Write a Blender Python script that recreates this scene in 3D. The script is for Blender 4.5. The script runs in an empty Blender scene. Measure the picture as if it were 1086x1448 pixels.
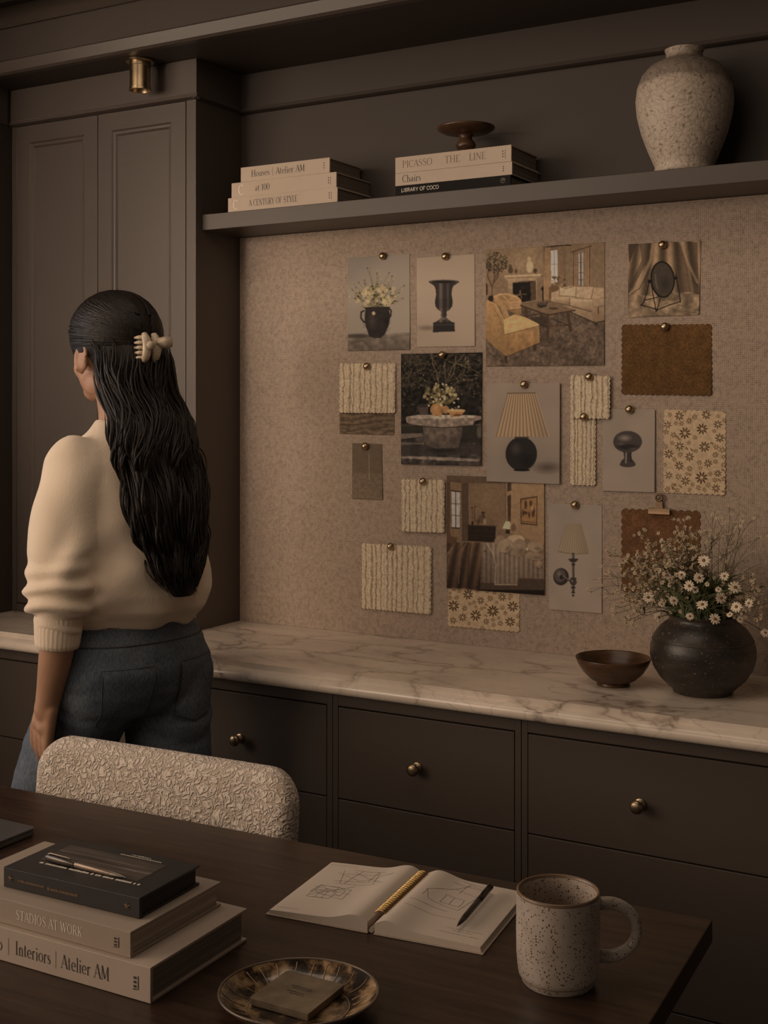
import bpy, bmesh, math, random
import numpy as np
from mathutils import Vector, Matrix, noise as mnoise
PI = math.pi
R = math.radians
scene = bpy.context.scene
col = scene.collection

# ------------------------------------------------------------------ camera
CAM_H = 1.42
FPX = 1750.0
YAW = R(29.8)
CS, SN = math.cos(YAW), math.sin(YAW)
HY = 575.0
cam_d = bpy.data.cameras.new('camera')
cam = bpy.data.objects.new('camera', cam_d)
col.objects.link(cam)
cam.location = (0, 0, CAM_H)
cam.rotation_euler = (R(90), 0, YAW)
cam_d.sensor_fit = 'VERTICAL'
cam_d.sensor_height = 36.0
cam_d.lens = FPX / 1448 * 36.0
cam_d.shift_y = -(724 - HY) / 1448
cam_d.clip_start = 0.05
scene.camera = cam

def ray(px, py):
    a = (px - 543) / FPX; b = (HY - py) / FPX
    return (-SN + a * CS, CS + a * SN, b)
def on_y(px, py, Y):
    d = ray(px, py); t = Y / d[1]
    return Vector((d[0] * t, Y, CAM_H + d[2] * t))
def on_z(px, py, Z):
    d = ray(px, py); t = (Z - CAM_H) / d[2]
    return Vector((d[0] * t, d[1] * t, Z))
def at_d(px, py, t):
    d = ray(px, py)
    return Vector((d[0] * t, d[1] * t, CAM_H + d[2] * t))

# ------------------------------------------------------------------ materials
def srgb(c):
    out = []
    for v in c:
        v = v / 255.0
        out.append(v / 12.92 if v <= 0.04045 else ((v + 0.055) / 1.055) ** 2.4)
    return tuple(out)
MATS = {}
def nmat(name):
    m = bpy.data.materials.new(name); m.use_nodes = True
    nt = m.node_tree; b = nt.nodes['Principled BSDF']
    MATS[name] = m
    return m, nt, b
def N(nt, t, **kw):
    n = nt.nodes.new(t)
    for k, v in kw.items():
        if k.startswith('i_'):
            n.inputs[k[2:].replace('_', ' ')].default_value = v
        else:
            setattr(n, k, v)
    return n
def L(nt, a, b): nt.links.new(a, b)
def coords(nt, scale=(1, 1, 1), kind='Object'):
    tc = N(nt, 'ShaderNodeTexCoord'); mp = N(nt, 'ShaderNodeMapping')
    mp.inputs['Scale'].default_value = scale
    L(nt, tc.outputs[kind], mp.inputs['Vector'])
    return mp.outputs['Vector']
def ramp(nt, fac, stops):
    r = N(nt, 'ShaderNodeValToRGB')
    e = r.color_ramp.elements
    while len(e) > 1: e.remove(e[-1])
    e[0].position = stops[0][0]; e[0].color = (*stops[0][1], 1)
    for p, c in stops[1:]:
        q = e.new(p); q.color = (*c, 1)
    L(nt, fac, r.inputs['Fac'])
    return r.outputs['Color']
def bump(nt, b, height, strength, dist):
    n = N(nt, 'ShaderNodeBump'); n.inputs['Strength'].default_value = strength; n.inputs['Distance'].default_value = dist
    L(nt, height, n.inputs['Height']); L(nt, n.outputs['Normal'], b.inputs['Normal'])
def simple(name, c, rough=0.5, metal=0.0, var=0.12, vscale=12, bscale=0, bstr=0.2, bdist=0.002, spec=0.5, stretch=(1, 1, 1), coat=0):
    m, nt, b = nmat(name)
    v = coords(nt, stretch)
    n = N(nt, 'ShaderNodeTexNoise'); n.inputs['Scale'].default_value = vscale; n.inputs['Detail'].default_value = 5
    L(nt, v, n.inputs['Vector'])
    lo = tuple(x * (1 - var) for x in c); hi = tuple(min(1, x * (1 + var)) for x in c)
    L(nt, ramp(nt, n.outputs['Fac'], [(0.3, lo), (0.7, hi)]), b.inputs['Base Color'])
    b.inputs['Roughness'].default_value = rough; b.inputs['Metallic'].default_value = metal
    b.inputs['Specular IOR Level'].default_value = spec
    b.inputs['Coat Weight'].default_value = coat
    if bscale:
        n2 = N(nt, 'ShaderNodeTexNoise'); n2.inputs['Scale'].default_value = bscale; n2.inputs['Detail'].default_value = 4
        L(nt, v, n2.inputs['Vector']); bump(nt, b, n2.outputs['Fac'], bstr, bdist)
    return m

paint = simple('cabinet_paint', (0.078, 0.060, 0.049), 0.42, var=0.05, vscale=3, bscale=260, bstr=0.08, bdist=0.0006, spec=0.45)
paint_wall = simple('wall_paint', (0.058, 0.044, 0.036), 0.6, var=0.06, vscale=3, bscale=200, bstr=0.1, bdist=0.0006, spec=0.35)
gap_dark = simple('shadow_gap', (0.012, 0.009, 0.007), 0.8)
brass = simple('aged_brass', (0.42, 0.31, 0.19), 0.3, metal=1, var=0.25, vscale=30)
brass_dull = simple('dull_brass', (0.36, 0.27, 0.18), 0.36, metal=1, var=0.3, vscale=40)
gold = simple('gold_wire', (0.75, 0.50, 0.20), 0.28, metal=1, var=0.1)
black_ink = simple('black_ink', (0.025, 0.02, 0.018), 0.6)
grey_ink = simple('grey_ink', (0.055, 0.045, 0.038), 0.6)
pencil_ink = simple('pencil_line', (0.16, 0.13, 0.115), 0.8)
white_ink = simple('pale_ink', (0.80, 0.72, 0.62), 0.5, var=.02)
brown_ink = simple('brown_ink', (0.20, 0.13, 0.08), 0.6)
bronze_ink = simple('bronze_foil', (0.20, 0.125, 0.075), 0.45)
cream_cover = simple('cream_cloth_cover', (0.54, 0.43, 0.335), 0.7, var=0.05, bscale=900, bstr=0.15, bdist=0.0004)
taupe_mid = simple('warm_taupe_cover', (0.36, 0.285, 0.225), 0.65, var=0.05, bscale=900, bstr=0.15, bdist=0.0004)
taupe_cover = simple('taupe_cloth_cover', (0.46, 0.37, 0.30), 0.65, var=0.05, bscale=900, bstr=0.15, bdist=0.0004)
dark_cover = simple('charcoal_cover', (0.030, 0.027, 0.026), 0.45, var=0.2)
black_cover = simple('black_cover', (0.009, 0.008, 0.0075), 0.65, spec=.15)
def pages_mat(name, c):
    m, nt, b = nmat(name)
    v = coords(nt, (2, 2, 900))
    n = N(nt, 'ShaderNodeTexNoise'); n.inputs['Scale'].default_value = 1.0; n.inputs['Detail'].default_value = 2
    L(nt, v, n.inputs['Vector'])
    L(nt, ramp(nt, n.outputs['Fac'], [(0.35, tuple(x * 0.62 for x in c)), (0.65, c)]), b.inputs['Base Color'])
    b.inputs['Roughness'].default_value = 0.8
    bump(nt, b, n.outputs['Fac'], 0.4, 0.0006)
    return m
pages = pages_mat('paper_block', (0.50, 0.41, 0.33))
pages_dim = pages_mat('paper_block_shaded', (0.23, 0.18, 0.145))  # darker paper: the shadow on the shelf books' page ends put into the colour
pages_grey = pages_mat('paper_block_grey', (0.30, 0.25, 0.21))
note_paper = simple('notebook_paper', (0.62, 0.52, 0.43), 0.75, var=0.03)

# marble
def marble():
    m, nt, b = nmat('veined_marble')
    v = coords(nt, (0.62, 1.15, 1))
    n = N(nt, 'ShaderNodeTexNoise'); n.inputs['Scale'].default_value = 3.2; n.inputs['Detail'].default_value = 5; n.inputs['Roughness'].default_value = 0.6
    L(nt, v, n.inputs['Vector'])
    mix = N(nt, 'ShaderNodeVectorMath', operation='MULTIPLY_ADD')
    mix.inputs[1].default_value = (0.34, 0.34, 0.34)
    L(nt, n.outputs['Color'], mix.inputs[0]); L(nt, v, mix.inputs[2])
    vo = N(nt, 'ShaderNodeTexVoronoi', feature='DISTANCE_TO_EDGE'); vo.inputs['Scale'].default_value = 5.5
    L(nt, mix.outputs[0], vo.inputs['Vector'])
    vo2 = N(nt, 'ShaderNodeTexVoronoi', feature='DISTANCE_TO_EDGE'); vo2.inputs['Scale'].default_value = 13
    L(nt, mix.outputs[0], vo2.inputs['Vector'])
    base = (0.82, 0.70, 0.59)
    c1 = ramp(nt, vo.outputs['Distance'], [(0.0, (0.66, 0.66, 0.66)), (0.012, (0.46, 0.46, 0.46)), (0.035, (0.16, 0.16, 0.16)), (0.11, (0.0, 0.0, 0.0))])
    c2 = ramp(nt, vo2.outputs['Distance'], [(0.0, (0.28, 0.28, 0.28)), (0.04, (0, 0, 0))])
    n3 = N(nt, 'ShaderNodeTexNoise'); n3.inputs['Scale'].default_value = 5; n3.inputs['Detail'].default_value = 3
    L(nt, v, n3.inputs['Vector'])
    fade = ramp(nt, n3.outputs['Fac'], [(0.40, (0.12, 0.12, 0.12)), (0.56, (1, 1, 1))])
    ad = N(nt, 'ShaderNodeMix', data_type='RGBA', blend_type='ADD'); ad.inputs[0].default_value = 1
    L(nt, c1, ad.inputs[6]); L(nt, c2, ad.inputs[7])
    mu = N(nt, 'ShaderNodeMix', data_type='RGBA', blend_type='MULTIPLY'); mu.inputs[0].default_value = 1
    L(nt, ad.outputs[2], mu.inputs[6]); L(nt, fade, mu.inputs[7])
    n4 = N(nt, 'ShaderNodeTexNoise'); n4.inputs['Scale'].default_value = 9; n4.inputs['Detail'].default_value = 6
    L(nt, v, n4.inputs['Vector'])
    cloud = ramp(nt, n4.outputs['Fac'], [(0.3, tuple(x * 0.84 for x in base)), (0.65, tuple(min(1, x * 1.06) for x in base))])
    fi = N(nt, 'ShaderNodeMix', data_type='RGBA')
    L(nt, mu.outputs[2], fi.inputs[0]); L(nt, cloud, fi.inputs[6]); fi.inputs[7].default_value = (0.22, 0.155, 0.115, 1)
    L(nt, fi.outputs[2], b.inputs['Base Color'])
    b.inputs['Roughness'].default_value = 0.2
    b.inputs['Specular IOR Level'].default_value = 0.5
    return m
marble_m = marble()

def wood(name, c_lo, c_hi, rough=0.35, stretch=(2.0, 26, 26), sc=3.0):
    m, nt, b = nmat(name)
    v = coords(nt, stretch)
    n = N(nt, 'ShaderNodeTexNoise'); n.inputs['Scale'].default_value = sc; n.inputs['Detail'].default_value = 8; n.inputs['Roughness'].default_value = 0.65
    n.inputs['Distortion'].default_value = 0.4
    L(nt, v, n.inputs['Vector'])
    L(nt, ramp(nt, n.outputs['Fac'], [(0.3, c_lo), (0.7, c_hi)]), b.inputs['Base Color'])
    b.inputs['Roughness'].default_value = rough
    b.inputs['Specular IOR Level'].default_value = 0.4
    bump(nt, b, n.outputs['Fac'], 0.25, 0.0012)
    return m
desk_wood = wood('dark_oak', (0.017, 0.009, 0.006), (0.062, 0.034, 0.021), 0.36)
turned_wood = wood('turned_walnut', (0.035, 0.017, 0.009), (0.13, 0.066, 0.032), 0.3, (8, 8, 30), 2)
floor_wood = wood('floor_boards', (0.04, 0.025, 0.017), (0.11, 0.07, 0.045), 0.5)

def fabric_wall():
    m, nt, b = nmat('woven_wallcovering')
    v = coords(nt, (1, 1, 1))
    n = N(nt, 'ShaderNodeTexNoise'); n.inputs['Scale'].default_value = 120; n.inputs['Detail'].default_value = 3
    L(nt, v, n.inputs['Vector'])
    w1 = N(nt, 'ShaderNodeTexWave', bands_direction='X'); w1.inputs['Scale'].default_value = 75; w1.inputs['Distortion'].default_value = 5; w1.inputs['Detail'].default_value = 2; w1.inputs['Detail Scale'].default_value = 3
    w2 = N(nt, 'ShaderNodeTexWave', bands_direction='Z'); w2.inputs['Scale'].default_value = 75; w2.inputs['Distortion'].default_value = 5; w2.inputs['Detail'].default_value = 2; w2.inputs['Detail Scale'].default_value = 3
    L(nt, v, w1.inputs['Vector']); L(nt, v, w2.inputs['Vector'])
    a = N(nt, 'ShaderNodeMath', operation='ADD'); L(nt, w1.outputs['Fac'], a.inputs[0]); L(nt, w2.outputs['Fac'], a.inputs[1])
    a2 = N(nt, 'ShaderNodeMath', operation='MULTIPLY'); a2.inputs[1].default_value = 0.35; L(nt, a.outputs[0], a2.inputs[0])
    a3 = N(nt, 'ShaderNodeMath', operation='ADD'); L(nt, a2.outputs[0], a3.inputs[0]); L(nt, n.outputs['Fac'], a3.inputs[1])
    L(nt, ramp(nt, a3.outputs[0], [(0.35, (0.25, 0.192, 0.149)), (1.15, (0.53, 0.412, 0.324))]), b.inputs['Base Color'])
    b.inputs['Roughness'].default_value = 0.85; b.inputs['Specular IOR Level'].default_value = 0.2
    bump(nt, b, a3.outputs[0], 0.5, 0.0012)
    return m
board_m = fabric_wall()

def wormy(name, lo, hi, sc=55, freq=9.0, dist=0.004, strength=0.9):
    m, nt, b = nmat(name)
    v = coords(nt)
    n = N(nt, 'ShaderNodeTexNoise'); n.inputs['Scale'].default_value = sc; n.inputs['Detail'].default_value = 1.5; n.inputs['Distortion'].default_value = 0.9
    L(nt, v, n.inputs['Vector'])
    mu = N(nt, 'ShaderNodeMath', operation='MULTIPLY'); mu.inputs[1].default_value = freq * 2 * PI; L(nt, n.outputs['Fac'], mu.inputs[0])
    s = N(nt, 'ShaderNodeMath', operation='SINE'); L(nt, mu.outputs[0], s.inputs[0])
    h = N(nt, 'ShaderNodeMath', operation='MULTIPLY_ADD'); h.inputs[1].default_value = 0.5; h.inputs[2].default_value = 0.5; L(nt, s.outputs[0], h.inputs[0])
    L(nt, ramp(nt, h.outputs[0], [(0.0, lo), (0.5, tuple((a + c) / 2 for a, c in zip(lo, hi))), (1.0, hi)]), b.inputs['Base Color'])
    b.inputs['Roughness'].default_value = 0.95; b.inputs['Specular IOR Level'].default_value = 0.15
    b.inputs['Sheen Weight'].default_value = 0.25
    bump(nt, b, h.outputs[0], strength, dist)
    return m
boucle = wormy('cream_boucle', (0.52, 0.42, 0.335), (0.76, 0.65, 0.545), 78, 3.4, 0.0035, 0.8)

# vertex-coloured prints
def print_mat():
    m, nt, b = nmat('printed_paper')
    a = N(nt, 'ShaderNodeAttribute'); a.attribute_name = 'Col'
    L(nt, a.outputs['Color'], b.inputs['Base Color'])
    b.inputs['Roughness'].default_value = 0.6; b.inputs['Specular IOR Level'].default_value = 0.12
    return m
print_m = print_mat()

# ------------------------------------------------------------------ object helpers
def tag(o, label=None, cat=None, group=None, kind=None):
    if label: o['label'] = label
    if cat: o['category'] = cat
    if group: o['group'] = group
    if kind: o['kind'] = kind
    return o
def empty(name, loc=(0, 0, 0), rz=0, label=None, cat=None, group=None):
    o = bpy.data.objects.new(name, None); col.objects.link(o)
    o.empty_display_size = 0.05
    o.location = loc; o.rotation_euler = (0, 0, rz)
    return tag(o, label, cat, group)

class MB:
    """collects shapes into one mesh"""
    def __init__(s): s.v = []; s.f = []; s.m = []; s.mi = 0
    def add(s, vs, fs):
        k = len(s.v); s.v += [tuple(p) for p in vs]
        s.f += [tuple(i + k for i in f) for f in fs]; s.m += [s.mi] * len(fs)
        return s
    def box(s, x0, x1, y0, y1, z0, z1, M=None):
        vs = [Vector((x, y, z)) for z in (z0, z1) for y in (y0, y1) for x in (x0, x1)]
        if M is not None: vs = [M @ p for p in vs]
        return s.add(vs, [(0, 2, 3, 1), (4, 5, 7, 6), (0, 1, 5, 4), (1, 3, 7, 5), (3, 2, 6, 7), (2, 0, 4, 6)])
    def prism(s, prof, x0, x1, axis='x'):
        """profile of (y,z) extruded along x (or (x,z) along y, or (x,y) along z)"""
        n = len(prof)
        def P(t, p):
            if axis == 'x': return (t, p[0], p[1])
            if axis == 'y': return (p[0], t, p[1])
            return (p[0], p[1], t)
        vs = [P(x0, p) for p in prof] + [P(x1, p) for p in prof]
        fs = [tuple(range(n)), tuple(range(2 * n - 1, n - 1, -1))]
        for i in range(n):
            j = (i + 1) % n; fs.append((i, i + n, j + n, j))
        return s.add(vs, fs)
    def lathe(s, prof, c=(0, 0, 0), seg=48, M=None, sx=1, sy=1):
        n = len(prof); vs = []
        for r, z in prof:
            for i in range(seg):
                a = 2 * PI * i / seg
                p = Vector((r * math.cos(a) * sx, r * math.sin(a) * sy, z))
                if M is not None: p = M @ p
                vs.append((p.x + c[0], p.y + c[1], p.z + c[2]))
        fs = []
        for k in range(n - 1):
            for i in range(seg):
                j = (i + 1) % seg
                fs.append((k * seg + i, k * seg + j, (k + 1) * seg + j, (k + 1) * seg + i))


        return s.add(vs, fs)
    def tube(s, pts, rad, seg=8, cap=True, closed=False, flat=1.0):
        pts = [Vector(p) for p in pts]; n = len(pts)
        if not hasattr(rad, '__len__'): rad = [rad] * n
        vs = []; up = None
        for i, p in enumerate(pts):
            if closed: t = pts[(i + 1) % n] - pts[i - 1]
            else: t = pts[min(i + 1, n - 1)] - pts[max(i - 1, 0)]
            if t.length < 1e-9: t = Vector((0, 0, 1))
            t.normalize()
            if up is None:
                up = Vector((0, 0, 1)) if abs(t.z) < 0.9 else Vector((1, 0, 0))
            a = up - t * up.dot(t)
            if a.length < 1e-6: a = t.orthogonal()
            a.normalize(); up = a; b = t.cross(a)
            for k in range(seg):
                an = 2 * PI * k / seg
                vs.append(p + (a * math.cos(an) * flat + b * math.sin(an)) * rad[i])
        fs = []
        m = n if closed else n - 1
        for i in range(m):
            j = (i + 1) % n
            for k in range(seg):
                l = (k + 1) % seg
                fs.append((i * seg + k, i * seg + l, j * seg + l, j * seg + k))
        if cap and not closed:
            fs.append(tuple(range(seg - 1, -1, -1))); fs.append(tuple((n - 1) * seg + k for k in range(seg)))
        return s.add(vs, fs)
    def grid(s, fn, nu, nv):
        vs = [fn(i / (nu - 1), j / (nv - 1)) for j in range(nv) for i in range(nu)]
        fs = [(j * nu + i, j * nu + i + 1, (j + 1) * nu + i + 1, (j + 1) * nu + i) for j in range(nv - 1) for i in range(nu - 1)]
        return s.add(vs, fs)
    def ball(s, c, r, seg=16, rings=10, sz=(1, 1, 1)):
        prof = [(math.sin(PI * k / rings), -math.cos(PI * k / rings)) for k in range(rings + 1)]
        prof[0] = (0, -1); prof[-1] = (0, 1)
        M = Matrix.Diagonal((r * sz[0], r * sz[1], r * sz[2]))
        return s.lathe(prof, c, seg, M)
    def build(s, name, mats, parent=None, smooth=35, bevel=0, bseg=2, sub=0, recalc=True):
        me = bpy.data.meshes.new(name)
        me.from_pydata(s.v, [], s.f)
        if not isinstance(mats, (list, tuple)): mats = [mats]
        for m in mats: me.materials.append(m)
        if len(mats) > 1: me.polygons.foreach_set('material_index', s.m)
        bm = bmesh.new(); bm.from_mesh(me)
        bmesh.ops.remove_doubles(bm, verts=bm.verts, dist=1e-6)
        if recalc: bmesh.ops.recalc_face_normals(bm, faces=bm.faces)
        bm.to_mesh(me); bm.free()
        if smooth:
            me.polygons.foreach_set('use_smooth', [True] * len(me.polygons))
            if smooth < 180: me.set_sharp_from_angle(angle=R(smooth))
        o = bpy.data.objects.new(name, me); col.objects.link(o)
        if parent is not None: o.parent = parent
        if bevel:
            md = o.modifiers.new('bevel', 'BEVEL'); md.width = bevel; md.segments = bseg; md.limit_method = 'ANGLE'; md.angle_limit = R(40)
            md.harden_normals = True
        if sub:
            md = o.modifiers.new('sub', 'SUBSURF'); md.levels = sub; md.render_levels = sub
        return o

# ------------------------------------------------------------------ lettering (drawn stroke by stroke)
TH, TN = 0.135, 0.045
def _S(k=1.0):
    P = [(.52, .80), (.46, .95), (.30, 1.0), (.13, .95), (.07, .80), (.13, .66), (.30, .53), (.47, .40), (.54, .23), (.47, .07), (.28, 0), (.10, .06), (.04, .22)]
    W = [.04, .05, .05, .07, .10, .13, .14, .13, .10, .07, .05, .05, .04]
    return [('p', [(x * k, y * k) for x, y in P], [w * (1 if k == 1 else .85) for w in W])]
def _bowl(x, y, rx, ry): return [('a', x, y, rx, ry, 0, 360)]
G = {
 'A': (.72, [('l', .02, 0, .34, 1, TN), ('l', .34, 1, .68, 0, TH), ('l', .13, .34, .54, .34, TN), ('s', .02, 0), ('s', .68, 0)]),
 'B': (.66, [('l', .12, 0, .12, 1, TH), ('a', .3, .75, .22, .25, -90, 90), ('l', .12, 1, .3, 1, TN), ('l', .12, .5, .3, .5, TN), ('a', .32, .25, .25, .25, -90, 90), ('l', .12, 0, .32, 0, TN)]),
 'C': (.74, [('a', .40, .5, .36, .5, 48, 312), ('l', .66, .98, .66, .74, TN)]),
 'D': (.80, [('l', .12, 0, .12, 1, TH), ('a', .32, .5, .38, .5, -90, 90), ('l', 0, 1, .34, 1, TN), ('l', 0, 0, .34, 0, TN)]),
 'E': (.66, [('l', .13, 0, .13, 1, TH), ('l', 0, 1, .55, 1, TN), ('l', 0, 0, .58, 0, TN), ('l', .12, .52, .42, .52, TN), ('l', .55, 1, .55, .8, TN), ('l', .58, 0, .58, .22, TN)]),
 'F': (.60, [('l', .13, 0, .13, 1, TH), ('l', 0, 1, .55, 1, TN), ('l', .12, .5, .42, .5, TN), ('l', .55, 1, .55, .78, TN), ('s', .13, 0)]),
 'H': (.86, [('l', .13, 0, .13, 1, TH), ('l', .68, 0, .68, 1, TH), ('l', .13, .52, .68, .52, TN), ('s', .13, 0), ('s', .68, 0), ('s', .13, 1), ('s', .68, 1)]),
 'I': (.34, [('l', .15, 0, .15, 1, TH), ('s', .15, 0), ('s', .15, 1)]),
 'K': (.74, [('l', .13, 0, .13, 1, TH), ('l', .2, .42, .58, 1, TN), ('l', .3, .56, .64, 0, TH), ('s', .13, 0), ('s', .13, 1), ('s', .64, 0), ('s', .58, 1)]),
 'L': (.60, [('l', .13, 0, .13, 1, TH), ('l', 0, 0, .54, 0, TN), ('l', .54, 0, .54, .24, TN), ('s', .13, 1)]),
 'M': (.96, [('l', .1, 0, .1, 1, TN), ('l', .12, 1, .43, .08, TH), ('l', .43, .08, .76, 1, TN), ('l', .78, 0, .78, 1, TH), ('s', .1, 0), ('s', .78, 0)]),
 'N': (.82, [('l', .1, 0, .1, 1, TN), ('l', .1, 1, .68, 0, TH), ('l', .68, 0, .68, 1, TN), ('s', .1, 0), ('s', .68, 1)]),
 'O': (.84, _bowl(.40, .5, .36, .5)),
 'P': (.64, [('l', .13, 0, .13, 1, TH), ('a', .3, .75, .25, .25, -90, 90), ('l', 0, 1, .32, 1, TN), ('l', .12, .5, .32, .5, TN), ('s', .13, 0)]),
 'R': (.72, [('l', .13, 0, .13, 1, TH), ('a', .3, .75, .25, .25, -90, 90), ('l', 0, 1, .32, 1, TN), ('l', .12, .5, .32, .5, TN), ('l', .32, .5, .62, 0, TH), ('s', .13, 0), ('s', .62, 0)]),
 'S': (.62, _S()),
 'T': (.74, [('l', .35, 0, .35, 1, TH), ('l', 0, 1, .7, 1, TN), ('l', 0, 1, 0, .78, TN), ('l', .7, 1, .7, .78, TN), ('s', .35, 0)]),
 'U': (.78, [('l', .13, .32, .13, 1, TH), ('a', .38, .33, .25, .33, 180, 360), ('l', .63, .32, .63, 1, TN), ('s', .13, 1), ('s', .63, 1)]),
 'W': (1.02, [('l', 0, 1, .26, 0, TH), ('l', .26, 0, .46, 1, TN), ('l', .44, 1, .70, 0, TH), ('l', .70, 0, .92, 1, TN), ('s', 0, 1), ('s', .92, 1)]),
 'Y': (.70, [('l', .02, 1, .34, .46, TH), ('l', .66, 1, .34, .46, TN), ('l', .34, 0, .34, .46, TH), ('s', .34, 0), ('s', .02, 1), ('s', .66, 1)]),
 'a': (.50, [('a', .20, .17, .16, .17, 0, 360), ('l', .36, 0, .36, .45, .11), ('p', [(.06, .5), (.12, .6), (.24, .62), (.34, .56), (.37, .44)], [.06, .05, .05, .08, .1])]),
 'e': (.52, [('a', .26, .31, .22, .31, 5, 320), ('l', .04, .33, .48, .33, .04)]),
 'h': (.60, [('l', .12, 0, .12, 1.05, .11), ('a', .29, .38, .17, .23, 0, 180), ('l', .46, 0, .46, .4, .11), ('s', .12, 0), ('s', .46, 0)]),
 'i': (.28, [('l', .13, 0, .13, .62, .11), ('l', .13, .80, .13, .92, .12), ('s', .13, 0)]),
 'l': (.28, [('l', .13, 0, .13, 1.05, .11), ('s', .13, 0)]),
 'n': (.60, [('l', .12, 0, .12, .62, .11), ('a', .29, .38, .17, .23, 0, 180), ('l', .46, 0, .46, .4, .11), ('s', .12, 0), ('s', .46, 0)]),
 'o': (.56, _bowl(.27, .31, .23, .31)),
 'r': (.42, [('l', .12, 0, .12, .62, .11), ('p', [(.13, .42), (.2, .56), (.3, .62), (.37, .56)], [.05, .06, .09, .1]), ('s', .12, 0)]),
 's': (.42, _S(.62)),
 't': (.36, [('l', .14, .06, .14, .86, .11), ('l', 0, .62, .3, .62, .045), ('p', [(.14, .08), (.2, 0), (.31, .05)], [.1, .06, .04])]),
 'u': (.60, [('l', .12, .2, .12, .62, .11), ('a', .28, .2, .16, .2, 180, 360), ('l', .46, 0, .46, .62, .11)]),
 '|': (.36, [('l', .15, -.2, .15, 1.1, .04)]),
 '1': (.42, [('l', .2, 0, .2, 1, TH), ('l', .06, .84, .2, 1, TN), ('s', .2, 0)]),
 '0': (.60, _bowl(.28, .5, .25, .5)),
 ' ': (.34, []),
}
def text_width(t, gap=.06): return sum(G[c][0] + gap for c in t)
def letters(mb, t, org, u, v, h, gap=.06, sans=False, wscale=1.0):
    """adds the strokes of a line of text; org = lower left, u right, v up, h cap height"""
    org = Vector(org); u = Vector(u).normalized(); v = Vector(v).normalized(); nrm = u.cross(v)
    lift = [0]
    def strip(pts, ws):
        lift[0] = (lift[0] + 1) % 5
        off = nrm * (0.00003 * lift[0])
        n = len(pts); A = []
        for i in range(n):
            q0 = Vector(pts[max(i - 1, 0)]); q1 = Vector(pts[min(i + 1, n - 1)])
            d = (q1 - q0)
            d = d.normalized() if d.length > 1e-9 else Vector((1, 0))
            p = Vector(pts[i]); s = Vector((-d.y, d.x)) * ws[i] / 2
            A.append((p + s, p - s))
        vs = []
        for a, b in A:
            for q in (a, b): vs.append(org + u * (q.x * h * wscale) + v * (q.y * h) + off)
        mb.add(vs, [(2 * i, 2 * i + 1, 2 * i + 3, 2 * i + 2) for i in range(n - 1)])
    x = 0
    for c in t:
        adv, st = G[c]
        for q in st:
            if q[0] == 'l':
                w = .10 if sans else q[5]
                strip([(x + q[1], q[2]), (x + q[3], q[4])], [w, w])
            elif q[0] == 's':
                if not sans: strip([(x + q[1] - .12, q[2]), (x + q[1] + .12, q[2])], [TN, TN])
            elif q[0] == 'a':
                _, cx, cy, rx, ry, a0, a1 = q
                n = 20; P = []; W = []
                for i in range(n + 1):
                    a = R(a0 + (a1 - a0) * i / n)
                    P.append((x + cx + rx * math.cos(a), cy + ry * math.sin(a)))
                    W.append(.10 if sans else TN + (TH * (.95 if ry > .4 else .8) - TN) * abs(math.cos(a)) ** 1.6)
                strip(P, W)
            elif q[0] == 'p':
                strip([(x + a, b) for a, b in q[1]], [.10] * len(q[1]) if sans else q[2])
        x += adv + gap
    return x * h * wscale
# ------------------------------------------------------------------ the setting
WY = 2.63            # back wall plane
CX0, CX1 = -2.575, 0.25
PXW = -1.937         # inner side of the tall cabinet
SOF = 2.285
def struct(o): o['kind'] = 'structure'; return o

m = MB(); m.box(-4.5, 2.5, -2.5, 3.0, -0.05, 0); struct(m.build('floor', floor_wood, smooth=0))
m = MB(); m.box(-2.8, 2.5, WY, WY + 0.1, 0, 2.6); struct(m.build('wall_back', paint_wall, smooth=0))
m = MB(); m.box(CX0 - 0.12, CX0, 1.75, WY, 0, 2.6); struct(m.build('wall_left', paint_wall, smooth=0))
m = MB(); m.box(-4.5, 2.5, -2.5, WY + 0.1, 2.45, 2.55); struct(m.build('ceiling', paint_wall, smooth=0))
# dropped soffit over the wall of cabinets with its moulded front lip
m = MB(); m.box(CX0 - 0.12, 2.5, 2.33, WY, SOF, 2.45)
struct(m.build('trim_1', paint_wall, smooth=0))
m = MB(); m.prism([(2.33, SOF), (2.312, SOF), (2.304, SOF + .005), (2.296, SOF + .030), (2.304, SOF + .036), (2.33, SOF + .037)], CX0 - 0.12, 2.5)
struct(m.build('trim_2', paint, smooth=30))
# cornice where the fascia meets the upper ceiling
m = MB(); m.prism([(2.33, 2.45), (2.33, 2.415), (2.322, 2.412), (2.30, 2.432), (2.285, 2.45)], CX0 - 0.12, 2.5)
struct(m.build('trim_3', paint, smooth=30))
m = MB(); m.prism([(2.20, 2.45), (2.20, 2.425), (2.05, 2.425), (2.05, 2.45)], -4.5, 2.5)
struct(m.build('trim_4', paint, smooth=30))
# frieze band with a small bead, on wall, cabinet side and cabinet front
FZ = 2.187
m = MB()
m.box(PXW, 2.5, WY - 0.012, WY, FZ, SOF)
m.prism([(WY - .012, FZ + .010), (WY - .018, FZ + .008), (WY - .020, FZ), (WY - .012, FZ - .004), (WY, FZ - .004), (WY, FZ + .010)], PXW, 2.5)
struct(m.build('trim_5', paint_wall, smooth=30))
m = MB(); m.box(CX0, CX0 + .006, 1.75, 2.42, FZ, SOF)
struct(m.build('trim_6', paint, smooth=0))

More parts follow.
